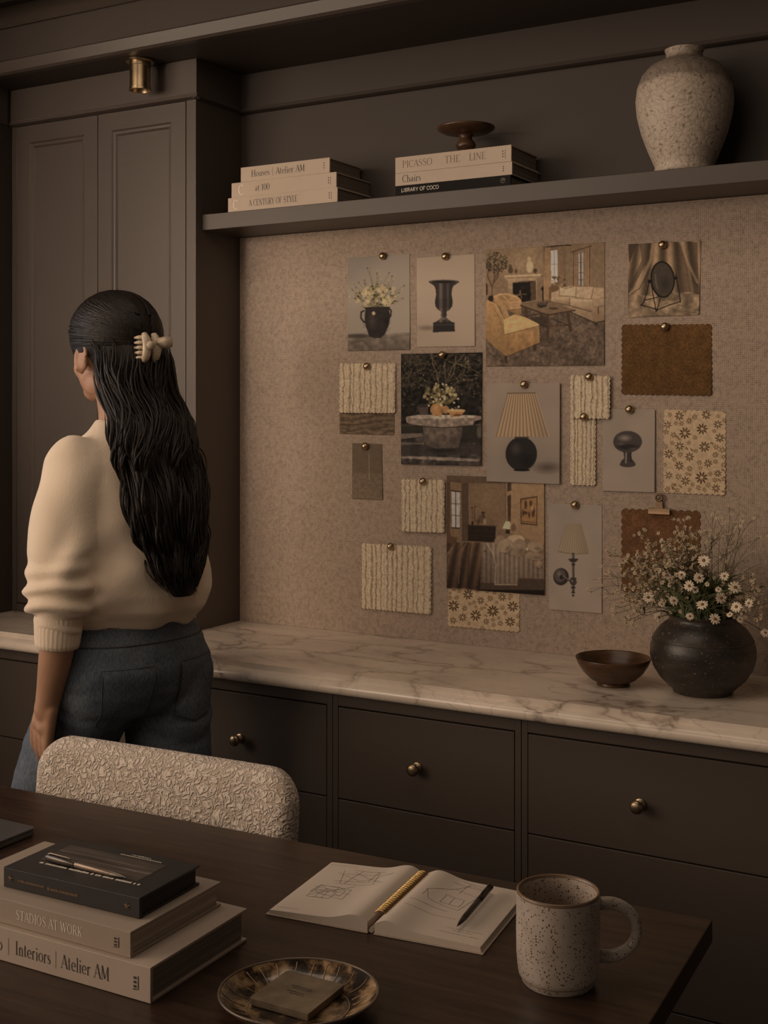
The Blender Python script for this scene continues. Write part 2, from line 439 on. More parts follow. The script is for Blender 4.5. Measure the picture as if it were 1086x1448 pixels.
# ------------------------------------------------------------------ tall wall cabinet standing on the marble
CT = 0.86
FY = 2.44
cab = empty('wall_cabinet', ((CX0 + PXW) / 2, 2.5, CT), 0, 'tall dark brown two-door cabinet standing on the left end of the marble worktop', 'cabinet')
def rel(o, root):
    """parent an object built in world space"""
    o.parent = root; bpy.context.view_layer.update() if False else None
    o.matrix_parent_inverse = (Matrix.Translation(root.location) @ Matrix.Rotation(root.rotation_euler.z, 4, 'Z')).inverted()
    return o
D0, D1, D2 = -2.555, -2.2605, -1.968
m = MB()
m.box(CX0 + .001, D0 - .0015, FY, WY - .001, CT + .0005, SOF - .001)
m.box(D2 + .0015, PXW, FY, WY - .001, CT + .0005, SOF - .001)
m.box(D0 - .0015, D2 + .0015, FY, WY - .001, 2.1865, SOF - .001)
m.box(D0 - .0015, D2 + .0015, FY, WY - .001, CT + .0005, CT + .022)
rel(m.build('carcass', paint, smooth=0, bevel=.0012), cab)
m = MB(); m.box(D0 - .0015, D2 + .0015, FY + .024, FY + .03, CT + .022, 2.1865); rel(m.build('gap_shade_sheet', gap_dark, smooth=0), cab)  # near-black sheet close behind the doors, shade of the gaps in its colour
m = MB()
m.box(CX0 + .001, PXW + .008, FY - .008, FY, FZ + .012, SOF - .001)
m.box(PXW, PXW + .008, FY, WY - .013, FZ + .012, SOF - .001)
m.prism([(FY - .008, FZ + .012), (FY - .013, FZ + .010), (FY - .014, FZ + .002), (FY, FZ - .002), (FY, FZ + .012)], CX0 + .001, PXW + .014)
m.prism([(PXW + .008, FZ + .012), (PXW + .013, FZ + .010), (PXW + .014, FZ + .002), (PXW, FZ - .002), (PXW, FZ + .012)], FY - .012, WY - .013, 'y')
rel(m.build('cornice', paint, smooth=30), cab)
def door(x0, x1):
    z0, z1 = CT + .025, 2.1835
    w = .046; Y = FY - .001; B = .020
    m = MB()
    # frame of rails and stiles around a recessed panel with a bevelled moulding
    loops = []
    for (ins, y) in ((0, Y), (w, Y), (w + .004, Y + .004), (w + .010, Y + .0045), (w + .015, Y + .0095), (w + .017, Y + .0095)):
        loops.append([(x0 + ins, y, z0 + ins), (x1 - ins, y, z0 + ins), (x1 - ins, y, z1 - ins), (x0 + ins, y, z1 - ins)])
    vs = [p for l in loops for p in l]; fs = []
    for k in range(len(loops) - 1):
        for i in range(4):
            j = (i + 1) % 4
            fs.append((4 * k + i, 4 * k + j, 4 * k + 4 + j, 4 * k + 4 + i))
    fs.append(tuple(4 * (len(loops) - 1) + i for i in range(4)))
    n = len(vs)
    vs += [(x0, Y + B, z0), (x1, Y + B, z0), (x1, Y + B, z1), (x0, Y + B, z1)]
    for i in range(4): fs.append((i, n + i, n + (i + 1) % 4, (i + 1) % 4))
    fs.append((n + 3, n + 2, n + 1, n))
    m.add(vs, fs)
    rel(m.build('door', paint, smooth=0), cab)
door(D0 + .001, D1 - .0012); door(D1 + .0012, D2 - .001)

# ------------------------------------------------------------------ base cabinets with drawers
BF = 2.225
def knob_on(dr, x, y, z, root):
    m = MB()
    Rx = Matrix.Rotation(R(90), 3, 'X')
    m.lathe([(.0095, 0), (.0105, .001), (.0105, .003), (.006, .0045), (.0045, .008), (.0045, .013), (.008, .0155), (.0118, .019), (.0128, .0225), (.0118, .026), (.008, .0285), (0, .0295)], (x, y, z), 28, Rx)
    k = m.build('knob', brass_dull, smooth=60)
    k.parent = dr
    return k
ROWS = ((.784, .5925), (.5895, .3145), (.3115, .0935))
def base_unit(x0, x1, s0, s1, label):
    """x0..x1 drawer fronts, s0..s1 outer width with half stiles"""
    root = empty('drawer_cabinet', ((s0 + s1) / 2, 2.42, 0), 0, label, 'cabinet', 'drawer cabinets under the marble worktop')
    m = MB()
    g = .0015
    m.box(s0, x0 - g, BF, WY - .01, .0, .8172); m.box(x1 + g, s1, BF, WY - .01, .0, .8172)
    m.box(x0 - g, x1 + g, BF, WY - .01, .784 + 2 * g, .8172); m.box(x0 - g, x1 + g, BF, WY - .01, 0, .0935 - g)
    rel(m.build('carcass', paint, smooth=0, bevel=.001), root)
    m = MB(); m.box(x0 - g, x1 + g, BF + .022, BF + .03, .0925, .785); rel(m.build('gap_shade_sheet', gap_dark, smooth=0), root)  # near-black sheet behind the drawer fronts, gap shade in its colour
    for zt, zb in ROWS:
        m = MB(); m.box(x0, x1, BF - .001, BF + .02, zb, zt)
        d = rel(m.build('drawer', paint, smooth=0, bevel=.0012), root)
        kz = (zt + zb) / 2 - .004
        if zt > .7: knob_on(d, (x0 + x1) / 2 - .012, BF - .001, kz, root)
        else: knob_on(d, (x0 + x1) / 2 - .012, BF - .001, .405 if zt > .4 else kz, root)
base_unit(-2.53, -1.873, -2.574, -1.8585, 'dark brown drawer cabinet behind the walking woman, under the left end of the marble')
base_unit(-1.843, -1.415, -1.8575, -1.4005, 'dark brown drawer cabinet right of the woman, seen over the chair back')
base_unit(-1.385, -.9805, -1.3995, -.9665, 'dark brown drawer cabinet behind the open notebook')
base_unit(-.9513, -.478, -.9655, -.4635, 'dark brown drawer cabinet at right, behind the speckled mug and below the round vase')

m = MB(); m.box(-.4625, .25, BF, WY - .01, 0, .8172); struct(m.build('trim_7', paint, smooth=0))
# marble worktop : fillet step over a bullnose roll
prof = [(2.2025, CT), (2.2025, CT - .0125), (2.197, CT - .0135)]
for k in range(0, 9):
    a = R(75 - 150 * k / 8)
    prof.append((2.197 - .0125 * math.cos(a) - .0, CT - .0285 + .0135 * math.sin(a)))
prof += [(2.205, CT - .042), (WY - .001, CT - .042), (WY - .001, CT)]
m = MB(); m.prism(prof, CX0 + .001, .25)
o = m.build('worktop', marble_m, smooth=50)
tag(o, 'long pale veined marble worktop with a rolled front edge', 'worktop')

# woven pin board
m = MB(); m.box(PXW + .001, .25, WY - .008, WY - .0005, CT + .0005, 1.8605)
o = m.build('pinboard', board_m, smooth=0)
tag(o, 'beige woven fabric pinboard panel between the marble and the dark shelf', 'pinboard')

# floating shelf
SY, SZ0, SZ1 = 2.464, 1.8615, 1.901
m = MB(); m.box(PXW + .0005, .25, SY, WY - .0005, SZ0, SZ1)
o = m.build('wall_shelf', paint, smooth=0, bevel=.0015)
tag(o, 'thick dark brown floating shelf above the pinboard', 'shelf')

# brass ceiling spot
p = at_d(187, 84, 3.06); sx_, sy_ = p.x, 2.375
sp = empty('ceiling_spotlight', (sx_, sy_, SOF), 0, 'small aged brass cylinder spotlight on the soffit above the cabinet doors', 'spotlight')
m = MB(); m.lathe([(0, 0), (.035, 0), (.036, -.002), (.036, -.006), (.034, -.008), (0, -.008)], seg=48); m.build('mounting_plate', brass, sp)
m = MB(); m.lathe([(.0, -.008), (.0265, -.008), (.0265, -.016), (.0255, -.017), (.0255, -.070), (.0275, -.071), (.0275, -.077), (.0245, -.077), (.022, -.060), (0, -.058)], seg=48); m.build('cylinder', brass, sp)
m = MB(); m.lathe([(0, -.0585), (.0205, -.0605), (.0205, -.063), (0, -.066)], seg=32); m.build('lens', simple('spot_lens', (.5, .42, .34), .2), sp)

# ------------------------------------------------------------------ light
def area(name, loc, target, size, power, colr, sy=None):
    d = bpy.data.lights.new(name, 'AREA'); d.energy = power; d.color = colr
    d.shape = 'RECTANGLE'; d.size = size; d.size_y = sy or size
    o = bpy.data.objects.new(name, d); col.objects.link(o)
    o.location = loc
    o.rotation_euler = (Vector(target) - Vector(loc)).to_track_quat('-Z', 'Y').to_euler()
    return o
area('window_light', (-3.1, 0.0, 2.0), (-.9, 2.6, 1.15), 2.0, 44, (1.0, .775, .58), 1.6)
area('cool_window_light', (-3.6, 1.2, 1.5), (-1.8, 1.9, 1.0), .7, 6, (.78, .86, 1.0), 1.2)
area('room_fill', (-2.0, -1.6, 2.1), (-.6, 2.4, .95), 2.4, 19, (1.0, .79, .62), 1.8)
area('overhead_fill', (-1.15, 1.5, 2.40), (-1.15, 1.75, 0), 1.3, 5, (1.0, .80, .62), .8)  # added soft fill from above to brighten the worktop
bm_l = area('door_fill', (-2.5, -1.0, 1.9), (-2.38, 2.4, 1.7), .7, 1.5, (1.0, .82, .68), 1.0)  # added narrow fill aimed at the cabinet doors, no real source there
bm_l.data.spread = R(24)
w = bpy.data.worlds.new('world'); scene.world = w; w.use_nodes = True
bg = w.node_tree.nodes['Background']; bg.inputs[0].default_value = (1.0, .80, .64, 1); bg.inputs[1].default_value = .085
scene.view_settings.view_transform = 'Standard'
scene.view_settings.look = 'None'
scene.view_settings.exposure = 0
# ------------------------------------------------------------------ desk
DZ = 0.75
DA = math.atan2(1.617 - 1.563, -.431 + 1.678)
desk = empty('desk', (-.431, 1.617, 0), DA, 'large dark oak desk in the foreground carrying books, notebook, tray and mug', 'desk')
# local frame: +x along far edge to the right, corner at origin
m = MB(); m.box(-2.0, 0, -.86, 0, DZ - .03, DZ)
m.build('desktop', desk_wood, desk, smooth=0, bevel=.002)
for (x, y) in ((-.10, -.10), (-1.90, -.10), (-.10, -.76), (-1.90, -.76)):
    m = MB(); m.box(x - .035, x + .035, y - .035, y + .035, 0, DZ - .0301); m.build('leg', desk_wood, desk, smooth=0, bevel=.002)
m = MB()
m.box(-1.864, -.136, -.105, -.08, DZ - .11, DZ - .0302); m.box(-1.864, -.136, -.78, -.755, DZ - .11, DZ - .0302)
m.box(-.115, -.09, -.724, -.136, DZ - .11, DZ - .0302); m.box(-1.91, -1.885, -.724, -.136, DZ - .11, DZ - .0302)
m.build('apron', desk_wood, desk, smooth=0)

# ------------------------------------------------------------------ chair
chair = empty('dining_chair', (-1.372, 1.46, 0), R(3.0), 'cream boucle armless chair with rounded back, pushed in at the far side of the desk', 'chair')
# local: +y towards the cabinets (back side), +x right
def chair_back(u, w):
    pass
def superloop(hw, z0, z1, rt, rb, n=14):
    """rounded rectangle outline in x,z"""
    pts = []
    for (cx, cz, a0, r) in ((hw - rt, z1 - rt, 0, rt), (-hw + rt, z1 - rt, 90, rt), (-hw + rb, z0 + rb, 180, rb), (hw - rb, z0 + rb, 270, rb)):
        for i in range(n + 1):
            a = R(a0 + 90 * i / n); pts.append((cx + r * math.cos(a), cz + r * math.sin(a)))
    return pts
BY = .200
def bendy(x, z): return -.42 * x * x + (z - .6) * .10
def chair_back_mesh():
    hw, z0, z1 = .268, .44, .828
    m = MB(); T = .030
    rings = []
    steps = [(-1, .0), (-.99, .0)]
    prof = []
    for k in range(13):               # rounded edge from front to back
        a = R(-90 + 180 * k / 12)
        prof.append((math.sin(a) * T, .030 * (1 - math.cos(a))))   # (y, inset)
    RC = .060
    base = superloop(hw, z0, z1, RC, .03)
    def scaled(ins):
        L2 = superloop(hw - ins, z0 + ins, z1 - ins, max(RC - ins * .8, .01), max(.03 - ins * .8, .004))
        return L2
    allr = []
    fronts = []
    for s in (.12, .085, .055):
        allr.append([(x, z, -T - (.009 if s > .1 else .007 if s > .07 else .004)) for x, z in scaled(s)])
    for y, ins in prof: allr.append([(x, z, y) for x, z in scaled(ins)])
    for s in (.05, .08, .12): allr.append([(x, z, T + .004) for x, z in scaled(s)])
    n = len(base)
    vs = []
    for r in allr:
        for x, z, y in r: vs.append((x, BY + y + bendy(x, z), z))
    fs = []
    for k in range(len(allr) - 1):
        for i in range(n):
            j = (i + 1) % n; fs.append((k * n + i, k * n + j, (k + 1) * n + j, (k + 1) * n + i))
    # caps as centre fans
    for k, yy in ((0, -T - .011), (len(allr) - 1, T + .006)):
        r = allr[k]; cx = 0; cz = sum(p[1] for p in r) / n
        q = len(vs); 
        # inner ring near the middle line for a gentle surface
        ring = []
        for x, z, y in r: ring.append((x * .6, cz + (z - cz) * .3))
        for x, z in ring: vs.append((x, BY + yy + bendy(x, z), z))
        for i in range(n):
            j = (i + 1) % n
            fs.append((k * n + i, k * n + j, q + j, q + i))
        c = len(vs); vs.append((0, BY + yy + bendy(0, cz), cz))
        for i in range(n): fs.append((q + i, q + (i + 1) % n, c))
    m.add(vs, fs)
    return m
o = chair_back_mesh().build('backrest', boucle, chair, smooth=180, sub=1)
# piping seam round the outer edge
m = MB(); m.tube([(x, BY + .020 + bendy(x, z), z) for x, z in superloop(.268 - .0095, .4495, .828 - .0095, .053, .024)], .0030, 6, closed=True)
m.build('piping', boucle, chair, smooth=180)
m = MB()
n = 40; prof = []
def seat_fn():
    vs = []; fs = []
    lv = [(.395, .03), (.40, .008), (.42, 0), (.455, 0), (.475, .008), (.482, .03), (.486, .12)]
    for z, ins in lv:
        for k in range(n):
            a = 2 * PI * k / n; c, s2 = math.cos(a), math.sin(a)
            e = .45
            x = math.copysign(abs(c) ** e, c) * (.235 - ins); y = math.copysign(abs(s2) ** e, s2) * (.225 - ins)
            vs.append((x, y - .075, z))
    for k in range(len(lv) - 1):
        for i in range(n):
            j = (i + 1) % n; fs.append((k * n + i, k * n + j, (k + 1) * n + j, (k + 1) * n + i))
    fs.append(tuple(range(n - 1, -1, -1))); fs.append(tuple((len(lv) - 1) * n + i for i in range(n)))
    m.add(vs, fs)
seat_fn(); m.build('seat', boucle, chair, smooth=60)
for x in (-1, 1):
    for (y, t) in ((-.25, -.015), (.10, .03)):
        m = MB(); m.tube([(x * .19, y, .40), (x * .205, y + t, 0)], [.017, .011], 16); m.build('leg', desk_wood, chair, smooth=60)

# ------------------------------------------------------------------ books
def book(label, w, d, t, loc, rz, cover, pg, group, spine_text=None, kindcat='book', head=None, boards=.0026, overhang=.0035, extra=None):
    """local: spine on the -y side, x from -w/2 to w/2, y from 0 to d, z from 0 to t"""
    root = empty('book', loc, rz, label, 'book', group)
    m = MB(); b = boards
    m.box(-w / 2, w / 2, .004, d, 0, b); m.box(-w / 2, w / 2, .004, d, t - b, t)
    m.prism([(0, 0.0006), (.0006, 0), (.0045, 0), (.0045, t), (.0006, t), (0, t - .0006)], -w / 2, w / 2)
    m.build('cover', cover, root, smooth=0, bevel=.0006)
    m = MB(); m.box(-w / 2 + overhang, w / 2 - overhang, .0046, d - overhang, b, t - b)
    m.build('page_block', pg, root, smooth=0)
    if spine_text:
        for (t_, x0, zf, h, mat, sans, ws) in spine_text:
            mm = MB(); letters(mm, t_, (-w / 2 + x0, -.0003, zf), (1, 0, 0), (0, 0, 1), h, sans=sans, wscale=ws)
            mm.build('lettering', mat, root, smooth=0, recalc=False)
    if extra: extra(root, w, d, t)
    return root
SH = SZ1 + .0002
def spine_x(pl, pr, Y, yy): 
    a = on_y(pl, yy, Y).x; b = on_y(pr, yy, Y).x
    return a, b
# left stack on the shelf (three pale books)
YS = 2.468
def shelf_book(pl, pr, Y, z0, t, label, cover, pg, group, text, d=.155, extra=None):
    a, b = spine_x(pl, pr, Y, 250)
    w = b - a
    return book(label, w, d, t, ((a + b) / 2, Y, z0), 0, cover, pg, group, [(s, fx * w, fz * t, fh * t, mt, sa, ws) for (s, fx, fz, fh, mt, sa, ws) in text], extra=extra)
def publisher_mark(mat, fx, ncol=2):
    def f(root, w, d, t):
        mm = MB(); x = -w / 2 + fx * w
        for k in range(3):
            mm.box(x - .0012, x + .0012, -.0004, -.0001, t * (.30 + .16 * k), t * (.38 + .16 * k))
        for k in range(4):
            if ncol > 1: mm.box(x + .005, x + .0062, -.0004, -.0001, t * (.24 + .13 * k), t * (.33 + .13 * k))
        mm.build('publisher_mark', mat, root, smooth=0)
    return f
def c_logo(fx):
    pm = publisher_mark(black_ink, .93)
    def f(root, w, d, t):
        pm(root, w, d, t)
        mm = MB(); letters(mm, 'C', (-w / 2 + fx * w, -.0003, t * .17), (1, 0, 0), (0, 0, 1), t * .66, wscale=.8)
        mm.build('monogram', white_ink, root, smooth=0, recalc=False)
    return f
GL = 'pale books stacked at the left end of the shelf'
z = SH
shelf_book(322.5, 477, YS, z, .0345, 'cream book at the bottom of the left shelf stack, spine lettered in capitals', cream_cover, pages_dim, GL,
           [('A CENTURY OF STYLE', .20, .30, .43, black_ink, False, .76)], extra=c_logo(.05))
z += .0347
shelf_book(327.5, 475.5, YS + .002, z, .0365, 'cream book in the middle of the left shelf stack, short title ending in a number', cream_cover, pages_dim, GL,
           [('at 100', .235, .32, .42, black_ink, False, .90)], d=.162, extra=c_logo(.07))
z += .0367
shelf_book(340.5, 466, YS + .003, z, .036, 'cream book on top of the left shelf stack, title split by a vertical bar', cream_cover, pages_dim, GL,
           [('Houses | Atelier AM', .125, .30, .44, black_ink, False, .93)], d=.148, extra=publisher_mark(grey_ink, .94, 1))
# right stack
GR = 'books stacked under the footed bowl on the shelf'
z = SH
def coco(root, w, d, t):
    mm = MB(); x = w / 2 - .018
    mm.tube([(x + .0052 * math.cos(a), -.0003, t * .5 + .0052 * math.sin(a)) for a in [2 * PI * k / 20 for k in range(20)]], .0011, 5, closed=True, flat=.3)
    mm.tube([(x + .0022 * math.cos(a), -.0003, t * .5 + .0012 + .0022 * math.sin(a)) for a in [2 * PI * k / 12 for k in range(12)]], .0010, 5, closed=True, flat=.3)
    mm.build('emblem', white_ink, root, smooth=0)
shelf_book(559, 722, YS, z, .0225, 'thin black book at the bottom of the right shelf stack with white lettering', black_cover, pages_dim, GR,
           [('LIBRARY OF COCO', .055, .34, .36, white_ink, True, 1.12)], extra=coco, d=.150)
z += .0227
shelf_book(559, 724, YS + .001, z, .0285, 'cream book in the middle of the right shelf stack with one large black word', cream_cover, pages_dim, GR,
           [('Chairs', .065, .26, .56, black_ink, False, .92)], extra=publisher_mark(black_ink, .93, 1), d=.158)
z += .0287
shelf_book(559, 723, YS + .001, z, .0365, 'cream book on top of the right shelf stack, wide spaced grey capitals on its spine', cream_cover, pages_dim, GR,
           [('PICASSO', .065, .32, .42, bronze_ink, False, 1.02), ('THE', .44, .32, .42, bronze_ink, False, 1.05), ('LINE', .65, .32, .42, bronze_ink, False, 1.02)], extra=publisher_mark(grey_ink, .93, 2), d=.150)
z += .0367
# footed wooden bowl
p = on_y(656, 215, 2.535)
ft = empty('footed_bowl', (p.x, 2.545, z), 0, 'small dark turned wood footed bowl on the right shelf book stack', 'bowl'); ft.scale = (1.10, 1.10, .95)
m = MB(); m.lathe([(0, 0), (.024, 0), (.026, .002), (.025, .006), (.018, .010), (.014, .015), (.019, .021), (.0215, .028), (.019, .035), (.014, .041), (.013, .048), (.016, .054)], seg=40); m.build('stem', turned_wood, ft, smooth=60)
m = MB(); m.lathe([(0, .0535), (.018, .0535), (.036, .056), (.050, .0605), (.0585, .066), (.0605, .070), (.0595, .0725), (.0575, .072), (.050, .067), (.03, .0615), (0, .0595)], seg=56); m.build('dish', turned_wood, ft, smooth=60)

# big stoneware vase on the shelf
def crackle():
    mt, nt, b = nmat('crackled_stoneware')
    v = coords(nt)
    n = N(nt, 'ShaderNodeTexNoise'); n.inputs['Scale'].default_value = 14; n.inputs['Detail'].default_value = 4; L(nt, v, n.inputs['Vector'])
    mx = N(nt, 'ShaderNodeVectorMath', operation='MULTIPLY_ADD'); mx.inputs[1].default_value = (.09, .09, .09); L(nt, n.outputs['Color'], mx.inputs[0]); L(nt, v, mx.inputs[2])
    vo = N(nt, 'ShaderNodeTexVoronoi', feature='DISTANCE_TO_EDGE'); vo.inputs['Scale'].default_value = 62; L(nt, mx.outputs[0], vo.inputs['Vector'])
    cr = ramp(nt, vo.outputs['Distance'], [(0, (.42, .42, .42)), (.10, (1, 1, 1))])
    sep = N(nt, 'ShaderNodeSeparateXYZ'); tc = N(nt, 'ShaderNodeTexCoord'); L(nt, tc.outputs['Object'], sep.inputs[0])
    dd = N(nt, 'ShaderNodeMath', operation='MULTIPLY_ADD'); dd.inputs[1].default_value = .05; L(nt, n.outputs['Fac'], dd.inputs[0]); L(nt, sep.outputs['Z'], dd.inputs[2])
    band = ramp(nt, dd.outputs[0], [(.150, (.56, .46, .37)), (.200, (.49, .395, .31)), (.210, (.27, .215, .17)), (.262, (.25, .20, .155)), (.28, (.42, .34, .27))])
    n2 = N(nt, 'ShaderNodeTexNoise'); n2.inputs['Scale'].default_value = 150; L(nt, v, n2.inputs['Vector'])
    sp_ = ramp(nt, n2.outputs['Fac'], [(.32, (.5, .45, .4)), (.40, (1, 1, 1))])
    a = N(nt, 'ShaderNodeMix', data_type='RGBA', blend_type='MULTIPLY'); a.inputs[0].default_value = .55; L(nt, band, a.inputs[6]); L(nt, cr, a.inputs[7])
    a2 = N(nt, 'ShaderNodeMix', data_type='RGBA', blend_type='MULTIPLY'); a2.inputs[0].default_value = 1; L(nt, a.outputs[2], a2.inputs[6]); L(nt, sp_, a2.inputs[7])
    L(nt, a2.outputs[2], b.inputs['Base Color']); b.inputs['Roughness'].default_value = .6
    bump(nt, b, vo.outputs['Distance'], .5, .002)
    return mt
stoneware = crackle()
vs_ = empty('stoneware_vase', (on_y(967.5, 240, 2.525).x, 2.527, SH), 0, 'large cream crackled stoneware vase with short neck, alone at the right of the shelf', 'vase')
m = MB()
pr = [(0, 0), (.058, 0), (.0605, .003), (.061, .010), (.0595, .014), (.064, .024), (.076, .052), (.088, .085), (.0965, .120), (.0995, .150), (.0965, .178), (.087, .203), (.071, .221), (.054, .230), (.0415, .2345), (.0375, .239), (.037, .247), (.0395, .2525), (.040, .256), (.036, .257), (.032, .254), (.031, .24), (.04, .22), (.06, .19), (.06, .03), (0, .02)]
m.lathe(pr, seg=72); m.build('body', stoneware, vs_, smooth=60)

# desk books
GD = 'hardback books stacked at the left of the desk'
def dark_spine(root, w, d, t):
    # cover picture, title lines and spine lines of the small dark book
    T = t + .0003
    mm = MB()
    mm.add([(-w / 2 + .022, .040, T), (w / 2 - .035, .040, T), (w / 2 - .035, .098, T), (-w / 2 + .022, .098, T)], [(0, 1, 2, 3)])
    mm.build('cover_picture', cover_pic, root, smooth=0)
    mm = MB(); rnd = random.Random(3)
    for (y, x0, x1, hh, dens) in ((.030, -w / 2 + .03, w / 2 - .022, .0042, 1), (.101, -.005, .06, .0016, .7), (.106, .01, .04, .0012, .6)):
        x = x0
        while x < x1:
            q = rnd.uniform(.0015, .0035)
            mm.box(x, min(x + q, x1), y, y + hh * rnd.uniform(.75, 1), T, T + .0002); x += q + .0008 / dens
            if rnd.random() < .14: x += .003
    mm.build('cover_text', white_ink, root, smooth=0)
    mm = MB()
    def squig(x0, x1, z0, hh):
        x = x0
        while x < x1:
            q = rnd.uniform(.001, .0028); mm.box(x, x + q, -.0005, -.0001, z0, z0 + hh * rnd.uniform(.7, 1)); x += q + .0008
    squig(-w / 2 + .024, -w / 2 + .066, t * .42, .0026); squig(-w / 2 + .072, -w / 2 + .118, t * .36, .0036)
    for kx in (-w / 2 + .012, w / 2 - .018):
        for k in range(5):
            a = R(90 + 72 * k); 
            mm.tube([(kx, -.0004, t * .5), (kx + .0042 * math.cos(a), -.0004, t * .5 + .0042 * math.sin(a))], [.0012, .0006], 5)
    mm.build('lettering', bronze_ink, root, smooth=0)
def cover_picture_mat():
    mt, nt, b = nmat('cover_photo')
    v = coords(nt, (3, 60, 1))
    n = N(nt, 'ShaderNodeTexNoise'); n.inputs['Scale'].default_value = 2; n.inputs['Detail'].default_value = 5; L(nt, v, n.inputs['Vector'])
    L(nt, ramp(nt, n.outputs['Fac'], [(.35, (.045, .037, .033)), (.6, (.11, .09, .075)), (.72, (.30, .25, .21))]), b.inputs['Base Color']); b.inputs['Roughness'].default_value = .4
    return mt
cover_pic = cover_picture_mat()
def two_marks(mat):
    def f(root, w, d, t):
        mm = MB(); x = w / 2 - .022
        for k in range(3): mm.box(x - .002, x + .002, -.0004, -.0001, t * (.34 + .12 * k), t * (.41 + .12 * k))
        mm.box(x - .0028, x + .0028, -.0004, -.0001, t * .28, t * .31); mm.box(x + .004, x + .0052, -.0004, -.0001, t * .3, t * .68)
        mm.build('publisher_mark', mat, root, smooth=0)
    return f
ZB = DZ + .0003
w1 = .335
book('large pale grey-beige book at the bottom of the desk stack, dark serif title', w1, .188, .0405, (-.9165 - w1 / 2, 1.070, ZB), R(1.2), taupe_cover, pages_grey, GD,
     [('|', .116, .0125, .0155, grey_ink, False, .9), ('o', .100, .0125, .0155, grey_ink, False, .9), ('Interiors | Atelier AM', .1295, .0125, .0158, grey_ink, False, .815)], extra=two_marks(grey_ink), overhang=.005, boards=.003)
w2 = .300
book('beige book in the middle of the desk stack with pale capital lettering', w2, .172, .030, (-.9515 - w2 / 2, 1.078, ZB + .0407), R(.8), taupe_mid, pages, GD,
     [('STADIOS AT WORK', w2 - .178, .0095, .0112, white_ink, False, .86)], extra=two_marks(grey_ink), overhang=.004)
w3 = .213
book('small charcoal book on top of the desk stack with a pen lying on its cover', w3, .118, .0245, (-.966 - w3 / 2, 1.108, ZB + .0409 + .0302), R(2.2), dark_cover, pages_mat('paper_block_dark', (.06, .05, .045)), GD, None, extra=dark_spine)
ZP = ZB + .0409 + .0302 + .0245

# metal pen on the dark book
def pen_between(name, A, B, r, mats, label, clip_side=1):
    A = Vector(A); B = Vector(B); d = B - A; Ln = d.length
    root = empty(name, (A.x, A.y, A.z), math.atan2(d.y, d.x), label, 'pen')
    dz = d.z
    def pt(t, off=(0, 0)): return (Ln * t, off[0], off[1] + dz * t)
    m = MB(); m.tube([pt(0), pt(.01), pt(.36), pt(.37)], [r * .7, r, r, r * .9], 16); m.build('cap', mats[0], root, smooth=50)
    m = MB(); m.tube([pt(.371), pt(.38), pt(.80), pt(.82)], [r * .8, r * .95, r * .88, r * .8], 16); m.build('barrel', mats[1], root, smooth=50)
    m = MB(); m.tube([pt(.821), pt(.86), pt(.95), pt(.965), pt(1.0)], [r * .82, r * .72, r * .42, r * .2, r * .12], 14); m.build('tip', mats[2], root, smooth=50)
    m = MB(); m.tube([pt(.02, (0, r * .9)), pt(.05, (0, r * 1.35)), pt(.28, (0, r * 1.30)), pt(.30, (0, r * 1.05))], r * .22, 8); m.build('clip', mats[2], root, smooth=50)
    return root
steel = simple('brushed_steel', (.42, .36, .31), .3, metal=1)
gunmetal = simple('gunmetal', (.10, .085, .075), .32, metal=.8)
rose = simple('champagne_metal', (.50, .37, .28), .28, metal=1)
rose_d = simple('dull_champagne', (.22, .165, .13), .42, metal=.8)
steel_d = simple('dull_steel', (.26, .22, .19), .4, metal=1)
gloss_black = simple('gloss_black', (.012, .011, .010), .25)
pr_ = .0046
A = on_z(66, 1212, ZP + pr_ + .0012); B = on_z(178, 1241, ZP + .0016)
pen_between('pen', A, B, pr_, (gunmetal, rose_d, steel_d), 'slim metallic brown pen lying on the small charcoal book')

# laptop at the left edge
lp = empty('laptop', (-1.592, 1.300, DZ + .0003), R(0), 'closed dark grey laptop at the left edge of the desk, behind the books', 'laptop')
lap_m = simple('anodised_grey', (.20, .195, .20), .38, metal=.7, var=.05)
def rslab(hx, hy, r, z0, z1, n=6):
    pts = []
    for (cx, cy, a0) in ((hx - r, hy - r, 0), (-hx + r, hy - r, 90), (-hx + r, -hy + r, 180), (hx - r, -hy + r, 270)):
        for i in range(n + 1):
            a = R(a0 + 90 * i / n); pts.append((cx + r * math.cos(a), cy + r * math.sin(a)))
    m = MB(); m.prism(pts, z0, z1, 'z'); return m
rslab(.158, .110, .010, .0012, .0075).build('base', lap_m, lp, smooth=40, bevel=.0008)
rslab(.158, .110, .010, .0080, .0125).build('lid', lap_m, lp, smooth=40, bevel=.0012)
for sx in (-1, 1):
    for sy in (-1, 1):
        m = MB(); m.lathe([(0, 0), (.005, 0), (.005, .0011), (0, .0011)], (sx * .14, sy * .09, 0), 12); m.build('foot', black_cover, lp)

